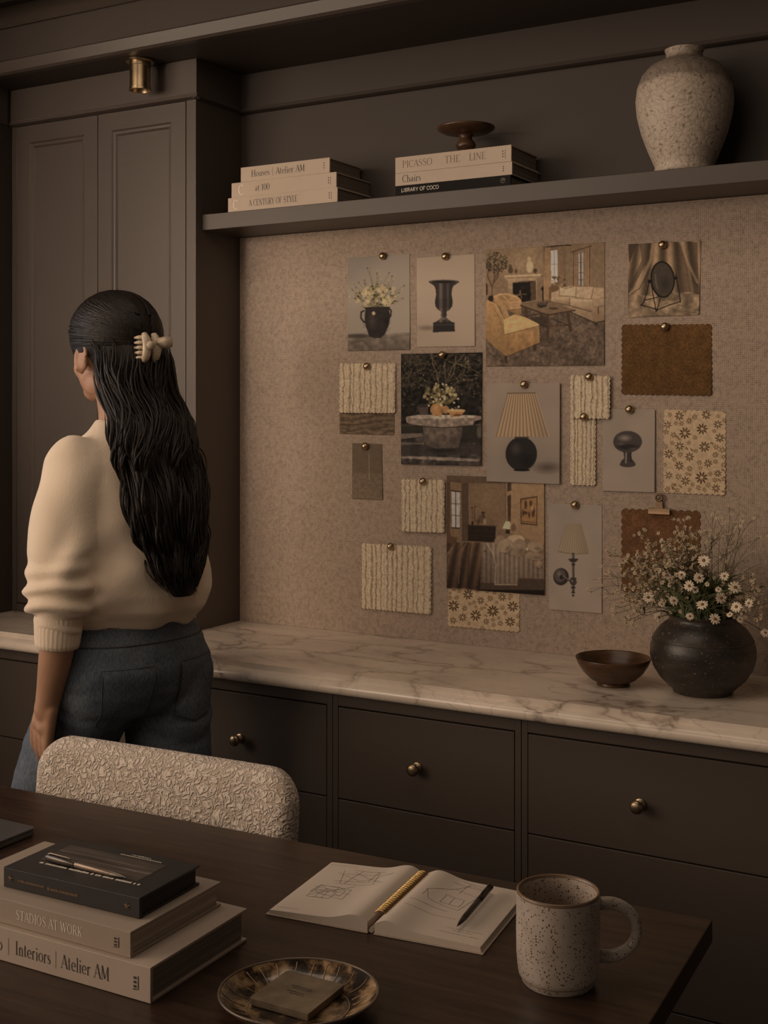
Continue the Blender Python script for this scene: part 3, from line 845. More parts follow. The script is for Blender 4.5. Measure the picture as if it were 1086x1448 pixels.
# ------------------------------------------------------------------ spiral notebook
NA = math.atan2(1.3726 - 1.3406, -.642 + .937)
nbx, nby = -.796, 1.3565
nb = empty('notebook', (nbx, nby, DZ + .0003), NA, 'open spiral-bound sketch notebook with line drawings, left of the speckled mug', 'notebook')
PW, PD = .148, .186
def page_h(u, side):
    # u metres from the spine
    k = u / PW
    base = .0055 + .0085 * math.exp(-((k - .16) / .17) ** 2) + .0045 * (1 - k) ** .7 * min(1, k * 8)
    if side < 0: return base + .0015 * (1 - k) + .0008
    return base * .95 + .0028
cm = simple('notebook_cover', (.42, .34, .27), .6)
for side in (-1, 1):
    m = MB(); m.box(min(side * .004, side * (PW + .003)), max(side * .004, side * (PW + .003)), -.002, PD + .002, 0, .0016)
    m.build('cover', cm, nb, smooth=0, bevel=.0005)
    nu = 40; us = [.005 + (PW - .005) * i / (nu - 1) for i in range(nu)]
    m = MB()
    prof = [(side * u, .0017) for u in us] + [(side * (u - (.0015 if i == nu - 1 else 0)), page_h(u, side)) for i, u in reversed(list(enumerate(us)))]
    m.prism(prof, 0, PD, 'y')
    # page edges striped in height
    m.build('pages', nb_pages if 'nb_pages' in globals() else note_paper, nb, smooth=25)
m = MB()
for k in range(24):
    y = .030 + (PD - .040) * k / 23
    for dy in (-.0010, .0010):
        pts = []
        for i in range(15):
            a = R(-20 + 220 * i / 14)
            pts.append((.0095 * math.cos(a), y + dy, .0095 + .0095 * math.sin(a)))
        m.tube(pts, .00075, 6)
m.build('spiral_binding', gold, nb, smooth=180)
m = MB(); m.tube([(0, 0.001, .004), (0, PD - .001, .004)], .0035, 12); m.build('spine', cm, nb)
# line drawings, laid on the page surface
def pencil(strokes, wd=.00045):
    m = MB()
    for side, pts in strokes:
        q = []
        for i in range(len(pts) - 1):
            a, b = Vector(pts[i]), Vector(pts[i + 1]); n = max(1, int((b - a).length / .006))
            for k in range(n): q.append(a + (b - a) * k / n)
        q.append(Vector(pts[-1]))
        vs = []
        for i, p in enumerate(q):
            t = (q[min(i + 1, len(q) - 1)] - q[max(i - 1, 0)]).normalized(); s = Vector((-t.y, t.x)) * wd / 2
            for e in (p + s, p - s): vs.append((side * e.x if side < 0 else e.x, e.y, page_h(abs(e.x), side) + .00025))
        m.add(vs, [(2 * i, 2 * i + 1, 2 * i + 3, 2 * i + 2) for i in range(len(q) - 1)])
    return m
def wob(r, a): return a + r.uniform(-.0006, .0006)
rr = random.Random(8)
S = []
def frame3d(side, cx, cy, w, h, d, skew=.35):
    A = [(cx, cy), (cx + w, cy), (cx + w, cy + h), (cx, cy + h), (cx, cy)]
    B = [(x + d, y + d * skew + .004) for x, y in A]
    S.append((side, A)); S.append((side, B))
    for p, q in zip(A[:4], B[:4]): S.append((side, [p, q]))
# left page (x measured from the spine outward)
for (x0, y0, x1, y1) in ((.035, .155, .105, .148), (.045, .128, .110, .120), (.060, .165, .050, .118), (.085, .164, .092, .112), (.035, .155, .075, .128), (.075, .128, .118, .150), (.040, .122, .095, .158), (.05, .165, .10, .165), (.035, .118, .105, .112), (.062, .128, .062, .166), (.098, .112, .112, .158)):
    S.append((-1, [(x0, y0), ((x0 + x1) / 2 + rr.uniform(-.001, .001), (y0 + y1) / 2 + rr.uniform(-.001, .001)), (x1, y1)]))
frame3d(-1, .078, .070, .028, .020, .014); frame3d(-1, .088, .058, .022, .026, .012, -.4)
S.append((-1, [(.07, .06), (.125, .075), (.12, .100), (.072, .095), (.07, .06)]))
S.append((-1, [(.072, .108), (.122, .062)])); S.append((-1, [(.065, .078), (.128, .094)]))
# right page
for (x0, y0, x1, y1) in ((.030, .120, .060, .150), (.060, .150, .095, .138), (.040, .096, .030, .120), (.040, .096, .085, .088), (.085, .088, .095, .138), (.055, .100, .055, .126), (.055, .126, .082, .122), (.082, .122, .082, .098), (.055, .100, .082, .098), (.060, .150, .075, .172), (.075, .172, .095, .165), (.05, .168, .11, .16), (.06, .180, .10, .172), (.068, .140, .072, .176), (.020, .080, .075, .078), (.030, .10, .03, .12), (.068, .100, .068, .124)):
    S.append((1, [(x0, y0), ((x0 + x1) / 2 + rr.uniform(-.001, .001), (y0 + y1) / 2 + rr.uniform(-.001, .001)), (x1, y1)]))
pencil(S, .00055).build('sketches', pencil_ink, nb, smooth=0, recalc=False)
S = []
for (side, x0, x1, y) in ((-1, .10, .142, .176), (-1, .11, .140, .012), (1, .09, .135, .034), (1, .10, .125, .028), (1, .02, .09, .060), (1, .085, .138, .020)):
    x = x0
    while x < x1:
        q = rr.uniform(.001, .004); S.append((side, [(x, y + rr.uniform(-.0006, .0006)), (x + q, y + rr.uniform(-.0008, .0008))])); x += q + rr.uniform(.0006, .002)
pencil(S, .0007).build('handwriting', pencil_ink, nb, smooth=0, recalc=False)
# black pen on the right page
def nb_world(x, y, z):
    return nb.location + Matrix.Rotation(NA, 3, 'Z') @ Vector((x, y, z))
A = on_z(694, 1254, DZ + .0155 + .004); B = on_z(646, 1312, DZ + .0155)
A.z = DZ + .0003 + .0155 + .0042; B.z = DZ + .0003 + .0168
pen_between('pen', A, B, .0043, (gloss_black, gloss_black, gunmetal), 'black pen lying across the right page of the open notebook')

# ------------------------------------------------------------------ mug
def speckle(name, base, dark, sc=260, thr=.30, rough=.35):
    mt, nt, b = nmat(name)
    v = coords(nt)
    vo = N(nt, 'ShaderNodeTexVoronoi', feature='F1'); vo.inputs['Scale'].default_value = sc; L(nt, v, vo.inputs['Vector'])
    wn = N(nt, 'ShaderNodeSeparateColor'); L(nt, vo.outputs['Color'], wn.inputs[0])
    sz = N(nt, 'ShaderNodeMath', operation='MULTIPLY'); sz.inputs[1].default_value = thr; L(nt, wn.outputs['Red'], sz.inputs[0])
    gt = N(nt, 'ShaderNodeMath', operation='GREATER_THAN'); gt.inputs[1].default_value = .36; L(nt, wn.outputs['Green'], gt.inputs[0])
    lt = N(nt, 'ShaderNodeMath', operation='LESS_THAN'); L(nt, vo.outputs['Distance'], lt.inputs[0]); L(nt, sz.outputs[0], lt.inputs[1])
    mk = N(nt, 'ShaderNodeMath', operation='MULTIPLY'); L(nt, lt.outputs[0], mk.inputs[0]); L(nt, gt.outputs[0], mk.inputs[1])
    n = N(nt, 'ShaderNodeTexNoise'); n.inputs['Scale'].default_value = 22; n.inputs['Detail'].default_value = 4; L(nt, v, n.inputs['Vector'])
    bc = ramp(nt, n.outputs['Fac'], [(.35, tuple(x * .78 for x in base)), (.65, base)])
    mi = N(nt, 'ShaderNodeMix', data_type='RGBA'); L(nt, mk.outputs[0], mi.inputs[0]); L(nt, bc, mi.inputs[6]); mi.inputs[7].default_value = (*dark, 1)
    L(nt, mi.outputs[2], b.inputs['Base Color']); b.inputs['Roughness'].default_value = rough
    return mt
glaze = speckle('speckled_glaze', (.55, .46, .385), (.10, .058, .03), 430, .50, .3)
rim_glaze = simple('brown_rim_glaze', (.20, .125, .075), .3)
mug = empty('mug', (-.541, 1.353, DZ + .0003), YAW, 'tall speckled cream stoneware mug with brown rim and round handle, at right on the desk', 'mug')
m = MB()
MH = .1075
m.lathe([(0, .002), (.036, .002), (.038, 0), (.040, 0), (.0425, .003), (.0435, .008), (.0455, .0095), (.0465, .014), (.0475, .022), (.0485, .035), (.0487, .06), (.0485, .09), (.0483, MH - .004)], seg=72)
m.build('body', glaze, mug, smooth=50)
m = MB(); m.lathe([(.0483, MH - .0041), (.0482, MH - .0015), (.0468, MH), (.0452, MH - .001), (.0447, MH - .004)], seg=72); m.build('rim', rim_glaze, mug, smooth=180)
m = MB(); m.lathe([(.0447, MH - .0041), (.0445, .08), (.0445, .03), (.042, .014), (.03, .009), (0, .008)], seg=72); m.build('inner_wall', glaze, mug, smooth=60)
m = MB(); m.tube([(.0439 * math.cos(a), .0439 * math.sin(a), .0085) for a in [2 * PI * k / 64 for k in range(64)]], .0009, 6, closed=True); m.build('foot_ring', rim_glaze, mug, smooth=180)
m = MB()
pts = []; rad = []
hz0, hz1 = .0255, .0945
cz = (hz0 + hz1) / 2; rz = (hz1 - hz0) / 2
P0 = [(.0462, hz1 - .008)]
for i in range(25):
    a = R(97 - 194 * i / 24)
    pts.append((.0575 + .0345 * math.cos(a) * 1.0, 0, cz + (rz - .0035) * math.sin(a)))
    rad.append(.0062 + .0012 * abs(math.sin(a)) ** 3)
pts = [(.044, 0, pts[0][2] - .0005)] + pts + [(.044, 0, pts[-1][2] + .0005)]; rad = [.0078] + rad + [.0078]
m.tube(pts, rad, 16, flat=1.0); m.build('handle', glaze, mug, smooth=180)

# ------------------------------------------------------------------ mottled oval tray with a packet
def tray_mat():
    mt, nt, b = nmat('tortoise_lacquer')
    v = coords(nt)
    n = N(nt, 'ShaderNodeTexNoise'); n.inputs['Scale'].default_value = 42; n.inputs['Detail'].default_value = 5; n.inputs['Roughness'].default_value = .62; L(nt, v, n.inputs['Vector'])
    L(nt, ramp(nt, n.outputs['Fac'], [(.42, (.020, .015, .012)), (.50, (.075, .045, .024)), (.60, (.33, .21, .105)), (.72, (.48, .36, .24))]), b.inputs['Base Color'])
    b.inputs['Roughness'].default_value = .22; b.inputs['Coat Weight'].default_value = .5
    return mt
tray_m = tray_mat(); rim_m = simple('tray_rim', (.16, .12, .09), .3, metal=.3); ivory = simple('inlay_line', (.34, .24, .14), .4)
TX, TY = -.7655, 1.146
tr = empty('tray', (TX, TY, DZ + .0003), YAW, 'oval mottled brown and black lacquer dish in front of the notebook', 'tray')
m = MB()
SXY = (1.0, .90)
m.lathe([(0, .0), (.055, 0), (.060, .0005), (.076, .008), (.086, .017), (.0885, .0205)], seg=80, sx=SXY[0], sy=SXY[1])
m.build('underside', rim_m, tr, smooth=60)
m = MB(); m.lathe([(0, .003), (.052, .003), (.058, .0036), (.074, .0105), (.084, .0185), (.0872, .0212)], seg=80, sx=SXY[0], sy=SXY[1])
m.build('bowl', tray_m, tr, smooth=60)
m = MB(); m.tube([(.0884 * math.cos(a), .90 * .0884 * math.sin(a), .0212) for a in [2 * PI * k / 96 for k in range(96)]], .0015, 8, closed=True); m.build('rim', rim_m, tr, smooth=180)
m = MB()
for r_, z_ in ((.0565, .0038),): m.tube([(r_ * math.cos(a), .90 * r_ * math.sin(a), z_) for a in [2 * PI * k / 80 for k in range(80)]], .0007, 5, closed=True, flat=.5)
for k in range(26):
    a = 2 * PI * k / 26 + .04 * math.sin(k * 5)
    m.tube([(r_ * math.cos(a + .02 * math.sin(k + j)), .90 * r_ * math.sin(a + .02 * math.sin(k + j)), z_ + .0003) for j, (r_, z_) in enumerate(((.060, .0045), (.067, .0075), (.074, .0105), (.080, .0150), (.084, .0185)))], .00065, 5)
m.build('inlay', ivory, tr, smooth=180)
pk_m = simple('aged_card', (.17, .125, .08), .7, var=.35, vscale=40)
P1 = on_z(358.5, 1420, DZ + .0058); P2 = on_z(440.5, 1443, DZ + .0058); P3 = on_z(482, 1400, DZ + .0058)
e1 = (P2 - P1); e2 = (P3 - P2); ang = math.atan2(e1.y, e1.x)
pk = empty('card_packet', ((P1.x + P3.x) / 2, (P1.y + P3.y) / 2, DZ + .0038), ang, 'small square brown card packet lying in the mottled dish', 'packet')
rslab(e1.length / 2, e2.length / 2, .0015, 0, .0070).build('box', pk_m, pk, smooth=30, bevel=.0007)
hx, hy = e1.length / 2, e2.length / 2
rslab(hx + .0008, hy + .0008, .0015, .0072, .0090).build('lid', pk_m, pk, smooth=30, bevel=.0005)
m = MB(); rnd = random.Random(5)
for (y, x0, x1) in ((.008, -.013, .012), (.004, -.009, .014), (-.004, -.012, .010), (-.008, -.006, .012)):
    x = x0
    while x < x1:
        q = rnd.uniform(.001, .004); m.box(x, x + q, y - .0005, y + rnd.uniform(.0004, .0014), .0091, .0093); x += q + .0006
m.build('lettering', grey_ink, pk, smooth=0)

# ------------------------------------------------------------------ wooden bowl and dark vase on the marble
CZ = CT + .0003
bw = empty('bowl', (-.838, 2.392, CZ), 0, 'low dark brown wooden bowl on the marble beside the round black vase', 'bowl')
m = MB(); m.lathe([(0, .001), (.028, .001), (.030, 0), (.033, 0), (.034, .003), (.032, .006), (.045, .012), (.060, .026), (.070, .041), (.0755, .054), (.0748, .0555), (.073, .054), (.066, .040), (.054, .025), (.035, .014), (0, .012)], seg=72)
o = m.build('vessel', turned_wood, bw, smooth=60)
def pottery():
    mt, nt, b = nmat('blackened_pottery')
    v = coords(nt, (1, 1, 3.2))
    n = N(nt, 'ShaderNodeTexNoise'); n.inputs['Scale'].default_value = 10; n.inputs['Detail'].default_value = 7; n.inputs['Roughness'].default_value = .62; L(nt, v, n.inputs['Vector'])
    v2 = coords(nt)
    vo = N(nt, 'ShaderNodeTexNoise'); vo.inputs['Scale'].default_value = 190; vo.inputs['Detail'].default_value = 1; L(nt, v2, vo.inputs['Vector'])
    base = ramp(nt, n.outputs['Fac'], [(.35, (.018, .015, .013)), (.55, (.038, .031, .026)), (.74, (.085, .065, .050))])
    sp_ = ramp(nt, vo.outputs['Fac'], [(.66, (0, 0, 0)), (.72, (1, 1, 1))])
    mi = N(nt, 'ShaderNodeMix', data_type='RGBA'); L(nt, sp_, mi.inputs[0]); L(nt, base, mi.inputs[6]); mi.inputs[7].default_value = (.15, .11, .08, 1)
    L(nt, mi.outputs[2], b.inputs['Base Color'])
    b.inputs['Roughness'].default_value = .36
    bump(nt, b, n.outputs['Fac'], .35, .004)
    return mt
pot_m = pottery()
VX, VY = -.664, 2.418
pot = empty('round_vase', (VX, VY, CZ), 0, 'round black pottery vase with wide neck holding the daisies, on the marble at right', 'vase')
m = MB()
m.lathe([(0, .002), (.050, .002), (.055, 0), (.0575, .002), (.058, .006), (.066, .013), (.083, .029), (.096, .050), (.1018, .072), (.1012, .090), (.095, .110), (.084, .126), (.072, .136), (.0665, .1395), (.0645, .143), (.0645, .147), (.0665, .1505), (.065, .1515), (.061, .149), (.060, .141), (.075, .125), (.09, .09), (.085, .05), (.06, .02), (0, .014)], seg=84)
m.build('body', pot_m, pot, smooth=60)
m = MB()
for (r_, z_) in ((.0975, .104), (.0665, .015)): m.tube([(r_ * math.cos(a), r_ * math.sin(a), z_) for a in [2 * PI * k / 84 for k in range(84)]], .0006, 5, closed=True)
m.build('throwing_ridge', pot_m, pot, smooth=180)
# ------------------------------------------------------------------ prints and fabric swatches on the pinboard
BY0 = WY - 0.008
KCOL = np.array([2.38, 2.82, 3.40])
rng = np.random.RandomState(11)
def lin(a):
    a = np.clip(a / 255.0, 0, 1)
    return np.where(a <= .04045, a / 12.92, ((a + .055) / 1.055) ** 2.4)
def vnoise(h, w, cell):
    gh, gw = int(h / cell) + 3, int(w / cell) + 3
    g = rng.rand(gh, gw)
    y = np.arange(h) / cell; x = np.arange(w) / cell
    yi = y.astype(int); xi = x.astype(int); fy = (y - yi)[:, None]; fx = (x - xi)[None, :]
    fy = fy * fy * (3 - 2 * fy); fx = fx * fx * (3 - 2 * fx)
    a = g[yi][:, xi]; b = g[yi][:, xi + 1]; c = g[yi + 1][:, xi]; d = g[yi + 1][:, xi + 1]
    return (a * (1 - fx) + b * fx) * (1 - fy) + (c * (1 - fx) + d * fx) * fy
class Pic:
    def __init__(s, zx, zy, sc, tl, tr_, bl, br, res=1.15, ss=2):
        s.q = [(zx + p[0] / sc, zy + p[1] / sc) for p in (tl, tr_, bl, br)]
        s.W = max(8, int((s.q[1][0] - s.q[0][0]) * res)); s.H = max(8, int((s.q[2][1] - s.q[0][1]) * res))
        s.ss = ss; w, h = s.W * ss, s.H * ss
        U = (np.arange(w) + .5) / w; V = (np.arange(h) + .5) / h
        U, V = np.meshgrid(U, V); s.U, s.V = U, V
        s.X = (tl[0] * (1 - U) + tr_[0] * U) * (1 - V) + (bl[0] * (1 - U) + br[0] * U) * V
        s.Y = (tl[1] * (1 - U) + tr_[1] * U) * (1 - V) + (bl[1] * (1 - U) + br[1] * U) * V
        s.C = np.zeros((h, w, 3)); s.h, s.w = h, w
        s.unit = sc / res / ss
    def put(s, mask, c, a=1.0):
        m = (mask * a)[..., None]; s.C = s.C * (1 - m) + np.array(c, float) * m; return s
    def fill(s, c0, c1=None, axis='v'):
        t = (s.V if axis == 'v' else s.U)[..., None]
        s.C = np.array(c0, float) * (1 - t) + np.array(c1 if c1 else c0, float) * t; return s
    def pm(s, pts):
        x, y = s.X, s.Y; ins = np.zeros(x.shape, bool); n = len(pts)
        for i in range(n):
            x0, y0 = pts[i]; x1, y1 = pts[(i + 1) % n]
            if y0 == y1: continue
            c = ((y0 > y) != (y1 > y)) & (x < (x1 - x0) * (y - y0) / (y1 - y0) + x0)
            ins ^= c
        return ins.astype(float)
    def poly(s, pts, c, a=1.0, c2=None, axis='y'):
        m = s.pm(pts)
        if c2 is not None:
            A = s.Y if axis == 'y' else s.X
            k = 1 if axis == 'y' else 0
            lo = min(p[k] for p in pts); hi = max(p[k] for p in pts)
            t = np.clip((A - lo) / max(hi - lo, 1), 0, 1)[..., None]
            cc = np.array(c, float) * (1 - t) + np.array(c2, float) * t
            mm = (m * a)[..., None]; s.C = s.C * (1 - mm) + cc * mm
        else: s.put(m, c, a)
        return s
    def em(s, cx, cy, rx, ry, rot=0, soft=0.0):
        c, q = math.cos(rot), math.sin(rot); dx, dy = s.X - cx, s.Y - cy
        d = np.sqrt(((dx * c + dy * q) / rx) ** 2 + ((-dx * q + dy * c) / ry) ** 2)
        if soft > 0: return np.clip((1 - d) / soft, 0, 1)
        return (d < 1).astype(float)
    def ell(s, cx, cy, rx, ry, c, a=1.0, rot=0, soft=0.0): return s.put(s.em(cx, cy, rx, ry, rot, soft), c, a)
    def lm(s, pts, w):
        m = np.zeros(s.X.shape)
        for i in range(len(pts) - 1):
            x0, y0 = pts[i]; x1, y1 = pts[i + 1]
            dx, dy = x1 - x0, y1 - y0; L2 = dx * dx + dy * dy + 1e-9
            t = np.clip(((s.X - x0) * dx + (s.Y - y0) * dy) / L2, 0, 1)
            d = np.hypot(s.X - x0 - t * dx, s.Y - y0 - t * dy)
            m = np.maximum(m, np.clip(w / 2 / s.unit - d / s.unit + .5, 0, 1) if w > s.unit else np.clip(1.2 - d / s.unit, 0, 1) * max(w / s.unit, .5))
        return m
    def line(s, pts, w, c, a=1.0): return s.put(s.lm(pts, w), c, a)
    def mul(s, f, mask=None):
        if mask is None: s.C = s.C * f[..., None]
        else: s.C = s.C * (1 + (f - 1) * mask)[..., None]
        return s
    def noise(s, amp, cell, mask=None):
        f = 1 + amp * (vnoise(s.h, s.w, cell * s.ss) * 2 - 1)
        return s.mul(f, mask)
    def blur(s, n=1):
        for _ in range(n):
            p = np.pad(s.C, ((1, 1), (1, 1), (0, 0)), 'edge')
            s.C = (p[1:-1, 1:-1] * 2 + p[:-2, 1:-1] + p[2:, 1:-1] + p[1:-1, :-2] + p[1:-1, 2:]) / 6
        return s
    def make(s, name, label, cat, group, layer=0, relief=None, pink=0, pitch=0, curl=.002, mat=None, gain=1.0):
        ss = s.ss; A = s.C.reshape(s.H, ss, s.W, ss, 3).mean((1, 3)); A = A + (A.mean(-1, keepdims=True) - A) * .10
        alb = np.clip((lin(A) / .2) ** 1.10 * .2 * KCOL * gain, .004, .82)
        off = .0008 + layer * .0024
        Yp = BY0 - off
        c = [on_y(p[0], p[1], Yp) for p in s.q]
        H, W = s.H, s.W
        u = np.linspace(0, 1, W); v = np.linspace(0, 1, H); U, V = np.meshgrid(u, v)
        def lerp(i): return (c[0][i] * (1 - U) + c[1][i] * U) * (1 - V) + (c[2][i] * (1 - U) + c[3][i] * U) * V
        PX, PZ = lerp(0), lerp(2)
        PY = np.full_like(PX, Yp)
        PY -= curl * (V ** 2) * (.4 + .6 * U)
        if pink:
            wx = abs(c[1].x - c[0].x); wz = abs(c[0].z - c[2].z)
            nx = max(3, round(wx / pitch)); nz = max(3, round(wz / pitch))
            PX = PX + pink * np.abs(np.sin(PI * nz * V)) * np.sign(U - .5) * (np.abs(2 * U - 1) ** 6)
            PZ = PZ - pink * np.abs(np.sin(PI * nx * U)) * np.sign(V - .5) * (np.abs(2 * V - 1) ** 6)
        if relief is not None: PY -= relief(U, V, H, W)
        me = bpy.data.meshes.new(name)
        ctr = np.array([(c[0].x + c[1].x) / 2, Yp, (c[0].z + c[2].z) / 2])
        co = np.stack([PX, PY, PZ], -1).reshape(-1, 3) - ctr
        n = W * H
        idx = np.arange(n).reshape(H, W)
        f = np.stack([idx[:-1, :-1], idx[1:, :-1], idx[1:, 1:], idx[:-1, 1:]], -1).reshape(-1, 4)
        # a thin edge so the sheet has thickness
        ring = np.concatenate([idx[0, :], idx[1:, -1], idx[-1, -2::-1], idx[-2:0:-1, 0]])
        back = co[ring] + np.array([0, .0007, 0])
        k = len(ring); rb = np.arange(n, n + k)
        f2 = np.stack([ring, np.roll(ring, -1), np.roll(rb, -1), rb], -1)
        co = np.concatenate([co, back]); faces = np.concatenate([f, f2])
        me.vertices.add(len(co)); me.vertices.foreach_set('co', co.ravel())
        nf = len(faces)
        me.loops.add(nf * 4); me.loops.foreach_set('vertex_index', faces.ravel())
        me.polygons.add(nf); me.polygons.foreach_set('loop_start', np.arange(0, nf * 4, 4)); me.polygons.foreach_set('loop_total', np.full(nf, 4))
        me.update(calc_edges=True); me.validate()
        rgba = np.ones((len(co), 4)); rgba[:n, :3] = alb.reshape(-1, 3); rgba[n:, :3] = alb.reshape(-1, 3)[ring] * .8
        at = me.color_attributes.new('Col', 'FLOAT_COLOR', 'POINT'); at.data.foreach_set('color', rgba.ravel())
        me.materials.append(mat or print_m)
        me.polygons.foreach_set('use_smooth', [True] * nf)
        o = bpy.data.objects.new(name, me); col.objects.link(o); o.location = ctr
        tag(o, label, cat, group); return o
def cloth_mat(name, sheen, bsc, bd):
    mt, nt, b = nmat(name)
    a = N(nt, 'ShaderNodeAttribute'); a.attribute_name = 'Col'; L(nt, a.outputs['Color'], b.inputs['Base Color'])
    b.inputs['Roughness'].default_value = .92; b.inputs['Specular IOR Level'].default_value = .15; b.inputs['Sheen Weight'].default_value = sheen
    n = N(nt, 'ShaderNodeTexNoise'); n.inputs['Scale'].default_value = bsc; n.inputs['Detail'].default_value = 3; L(nt, coords(nt), n.inputs['Vector'])
    bump(nt, b, n.outputs['Fac'], .6, bd); return mt
cloth = cloth_mat('woven_swatch', .05, 500, .001)
velvet = cloth_mat('velvet_swatch', .15, 350, .0015)
GP = 'photo prints pinned on the fabric board'; GS = 'fabric swatches pinned on the fabric board'
PAPER = (132, 115, 97)

# --- flowers in a dark two-handled pot
p = Pic(470, 340, 4.936, (108, 121), (540, 93), (108, 773), (543, 762))
p.fill((113, 98, 83), (126, 108, 90)); p.noise(.05, 30)
p.put(np.clip((s_ := (p.X - 108) / 435), 0, 1) * .25 * (p.Y < 640), (148, 128, 106))
p.poly([(100, 655), (300, 660), (550, 640), (550, 800), (100, 800)], (104, 88, 71), c2=(80, 66, 54))
p.noise(.16, 6, (p.Y > 650).astype(float))
p.ell(190, 665, 120, 22, (52, 42, 35), .8, soft=.7)
p.line([(130, 712), (220, 700), (290, 770)], 5, (62, 50, 42), .8); p.line([(108, 700), (300, 690), (545, 655)], 4, (72, 60, 50), .7)
r = random.Random(4)
for k in range(60):
    a = R(r.uniform(20, 160)); l = r.uniform(120, 300)
    x0, y0 = 310 + r.uniform(-50, 50), 470
    x1, y1 = x0 + math.cos(a) * l * .85, y0 - math.sin(a) * l
    if 118 < x1 < 530:
        p.line([(x0, y0), ((x0 + x1) / 2 + r.uniform(-10, 10), (y0 + y1) / 2), (x1, y1)], 2.5, (86, 74, 48), .7)
        p.ell(x1, y1, 5, 4, r.choice([(150, 126, 84), (64, 52, 34), (128, 106, 70)]))
for k in range(150):
    a = r.uniform(0, 2 * PI); q = r.uniform(0, 1) ** .6
    x, y = 310 + 150 * q * math.cos(a), 400 + 85 * q * math.sin(a)
    p.ell(x, y, r.uniform(5, 13), r.uniform(4, 10), r.choice([(62, 55, 34), (92, 82, 50), (148, 126, 88), (120, 103, 66), (46, 40, 27)]), .8, rot=r.uniform(0, 3))
for k in range(24):
    x, y = r.uniform(210, 430), r.uniform(310, 450)
    p.ell(x, y, 17, 15, (168, 142, 104), .85, soft=.6); p.ell(x, y, 6, 5, (120, 98, 62), .8)
p.line([(225, 490), (205, 500), (203, 540), (225, 570), (240, 565)], 11, (38, 30, 26)); p.line([(400, 475), (413, 490), (410, 525), (398, 545)], 10, (38, 30, 26))
p.poly([(222, 465), (235, 480), (228, 545), (238, 600), (262, 668), (300, 682), (345, 678), (372, 650), (398, 590), (406, 530), (398, 480), (405, 462)], (40, 32, 28))
p.ell(285, 555, 40, 70, (66, 54, 45), .6, soft=.9); p.ell(380, 560, 25, 60, (24, 19, 17), .6, soft=.8); p.noise(.12, 4, p.em(315, 570, 100, 120))
p.ell(292, 508, 15, 17, (164, 138, 100), .9, soft=.5); p.ell(360, 430, 20, 17, (158, 134, 98), .9, soft=.5); p.ell(252, 425, 19, 18, (158, 134, 98), .9, soft=.5)
p.blur(1).make('photo_print', 'photo print of pale flowers in a dark two-handled pot, top left of the board', 'photo', GP, 0)

# --- metal urn
p = Pic(470, 340, 4.936, (588, 123), (993, 95), (592, 745), (997, 738))
p.fill((138, 116, 94), (136, 113, 92)); p.noise(.035, 40)
p.ell(665, 610, 90, 26, (78, 62, 50), .6, soft=.9)
def sil(p, prof, cx, c, cl=None, cr=None):
    L_ = [(cx - w, y) for w, y in prof]; Rr = [(cx + w, y) for w, y in reversed(prof)]
    p.poly(L_ + Rr, c)
    m = p.pm(L_ + Rr); return m
prof = [(104, 284), (106, 292), (90, 302), (66, 318), (56, 345), (54, 380), (58, 402), (62, 430), (58, 460), (40, 484), (22, 494), (18, 505), (22, 520), (16, 535), (32, 552), (56, 568), (70, 572), (70, 576)]
m = sil(p, prof, 781, (46, 38, 33))
t = (p.X - 781) / 60
p.put(m * np.clip(np.exp(-((t + .35) / .22) ** 2), 0, 1), (104, 88, 74), .75); p.put(m * np.clip(np.exp(-((t - .45) / .14) ** 2), 0, 1), (88, 74, 62), .6)
for k in range(-4, 5): p.line([(781 + k * 13, 408), (781 + k * 11, 470)], 3, (24, 19, 17), .7)
p.ell(781, 288, 104, 13, (68, 57, 49)); p.ell(781, 291, 82, 8, (30, 25, 22))
p.poly([(708, 572), (855, 570), (858, 634), (706, 640)], (40, 33, 29)); p.line([(712, 588), (854, 586)], 4, (92, 78, 66), .7); p.ell(781, 545, 30, 14, (120, 102, 86), .6, soft=.8)
p.blur(1).make('photo_print', 'photo print of a dark metal footed urn on pale paper, beside the pot print', 'photo', GP, 0)

# --- living room
p = Pic(680, 335, 5.902, (42, 108), (1035, 42), (42, 1082), (1032, 1072), res=1.25)
p.fill((116, 91, 66), (100, 76, 56)); p.noise(.06, 40)
p.ell(360, 220, 260, 200, (140, 112, 82), .6, soft=.9)
p.poly([(720, 60), (1040, 30), (1040, 480), (700, 480)], (112, 88, 64))
p.poly([(540, 90), (720, 70), (720, 480), (540, 520)], (104, 80, 58))
p.line([(545, 92), (700, 68), (760, 72)], 12, (56, 41, 30)); p.line([(540, 100), (545, 520)], 4, (78, 58, 42))
p.poly([(596, 115), (650, 110), (655, 385), (600, 385)], (170, 152, 136)); p.line([(624, 112), (626, 385)], 6, (120, 100, 84)); p.line([(596, 230), (652, 228)], 4, (96, 78, 62))
for x0, x1, c in ((545, 595, (136, 104, 72)), (655, 690, (120, 91, 64)), (775, 822, (122, 93, 66)), (862, 918, (124, 95, 67))):
    p.poly([(x0, 90), (x1, 88), (x1 + 6, 520 if x0 < 600 else 410), (x0 - 6, 520 if x0 < 600 else 410)], c)
    for k in range(3): xx = x0 + (k + .5) * (x1 - x0) / 3; p.line([(xx, 95), (xx + 2, 505 if x0 < 600 else 405)], 5, (92, 69, 48), .7)
p.poly([(822, 140), (860, 130), (860, 405), (822, 405)], (138, 124, 112)); p.line([(840, 135), (842, 405)], 8, (50, 38, 29)); 
for y in (215, 300, 360): p.line([(822, y), (860, y)], 4, (60, 46, 35))
p.line([(760, 130), (925, 78)], 7, (64, 46, 33)); p.line([(783, 130), (780, 405)], 7, (74, 53, 37)); p.line([(914, 85), (912, 405)], 6, (74, 53, 37))
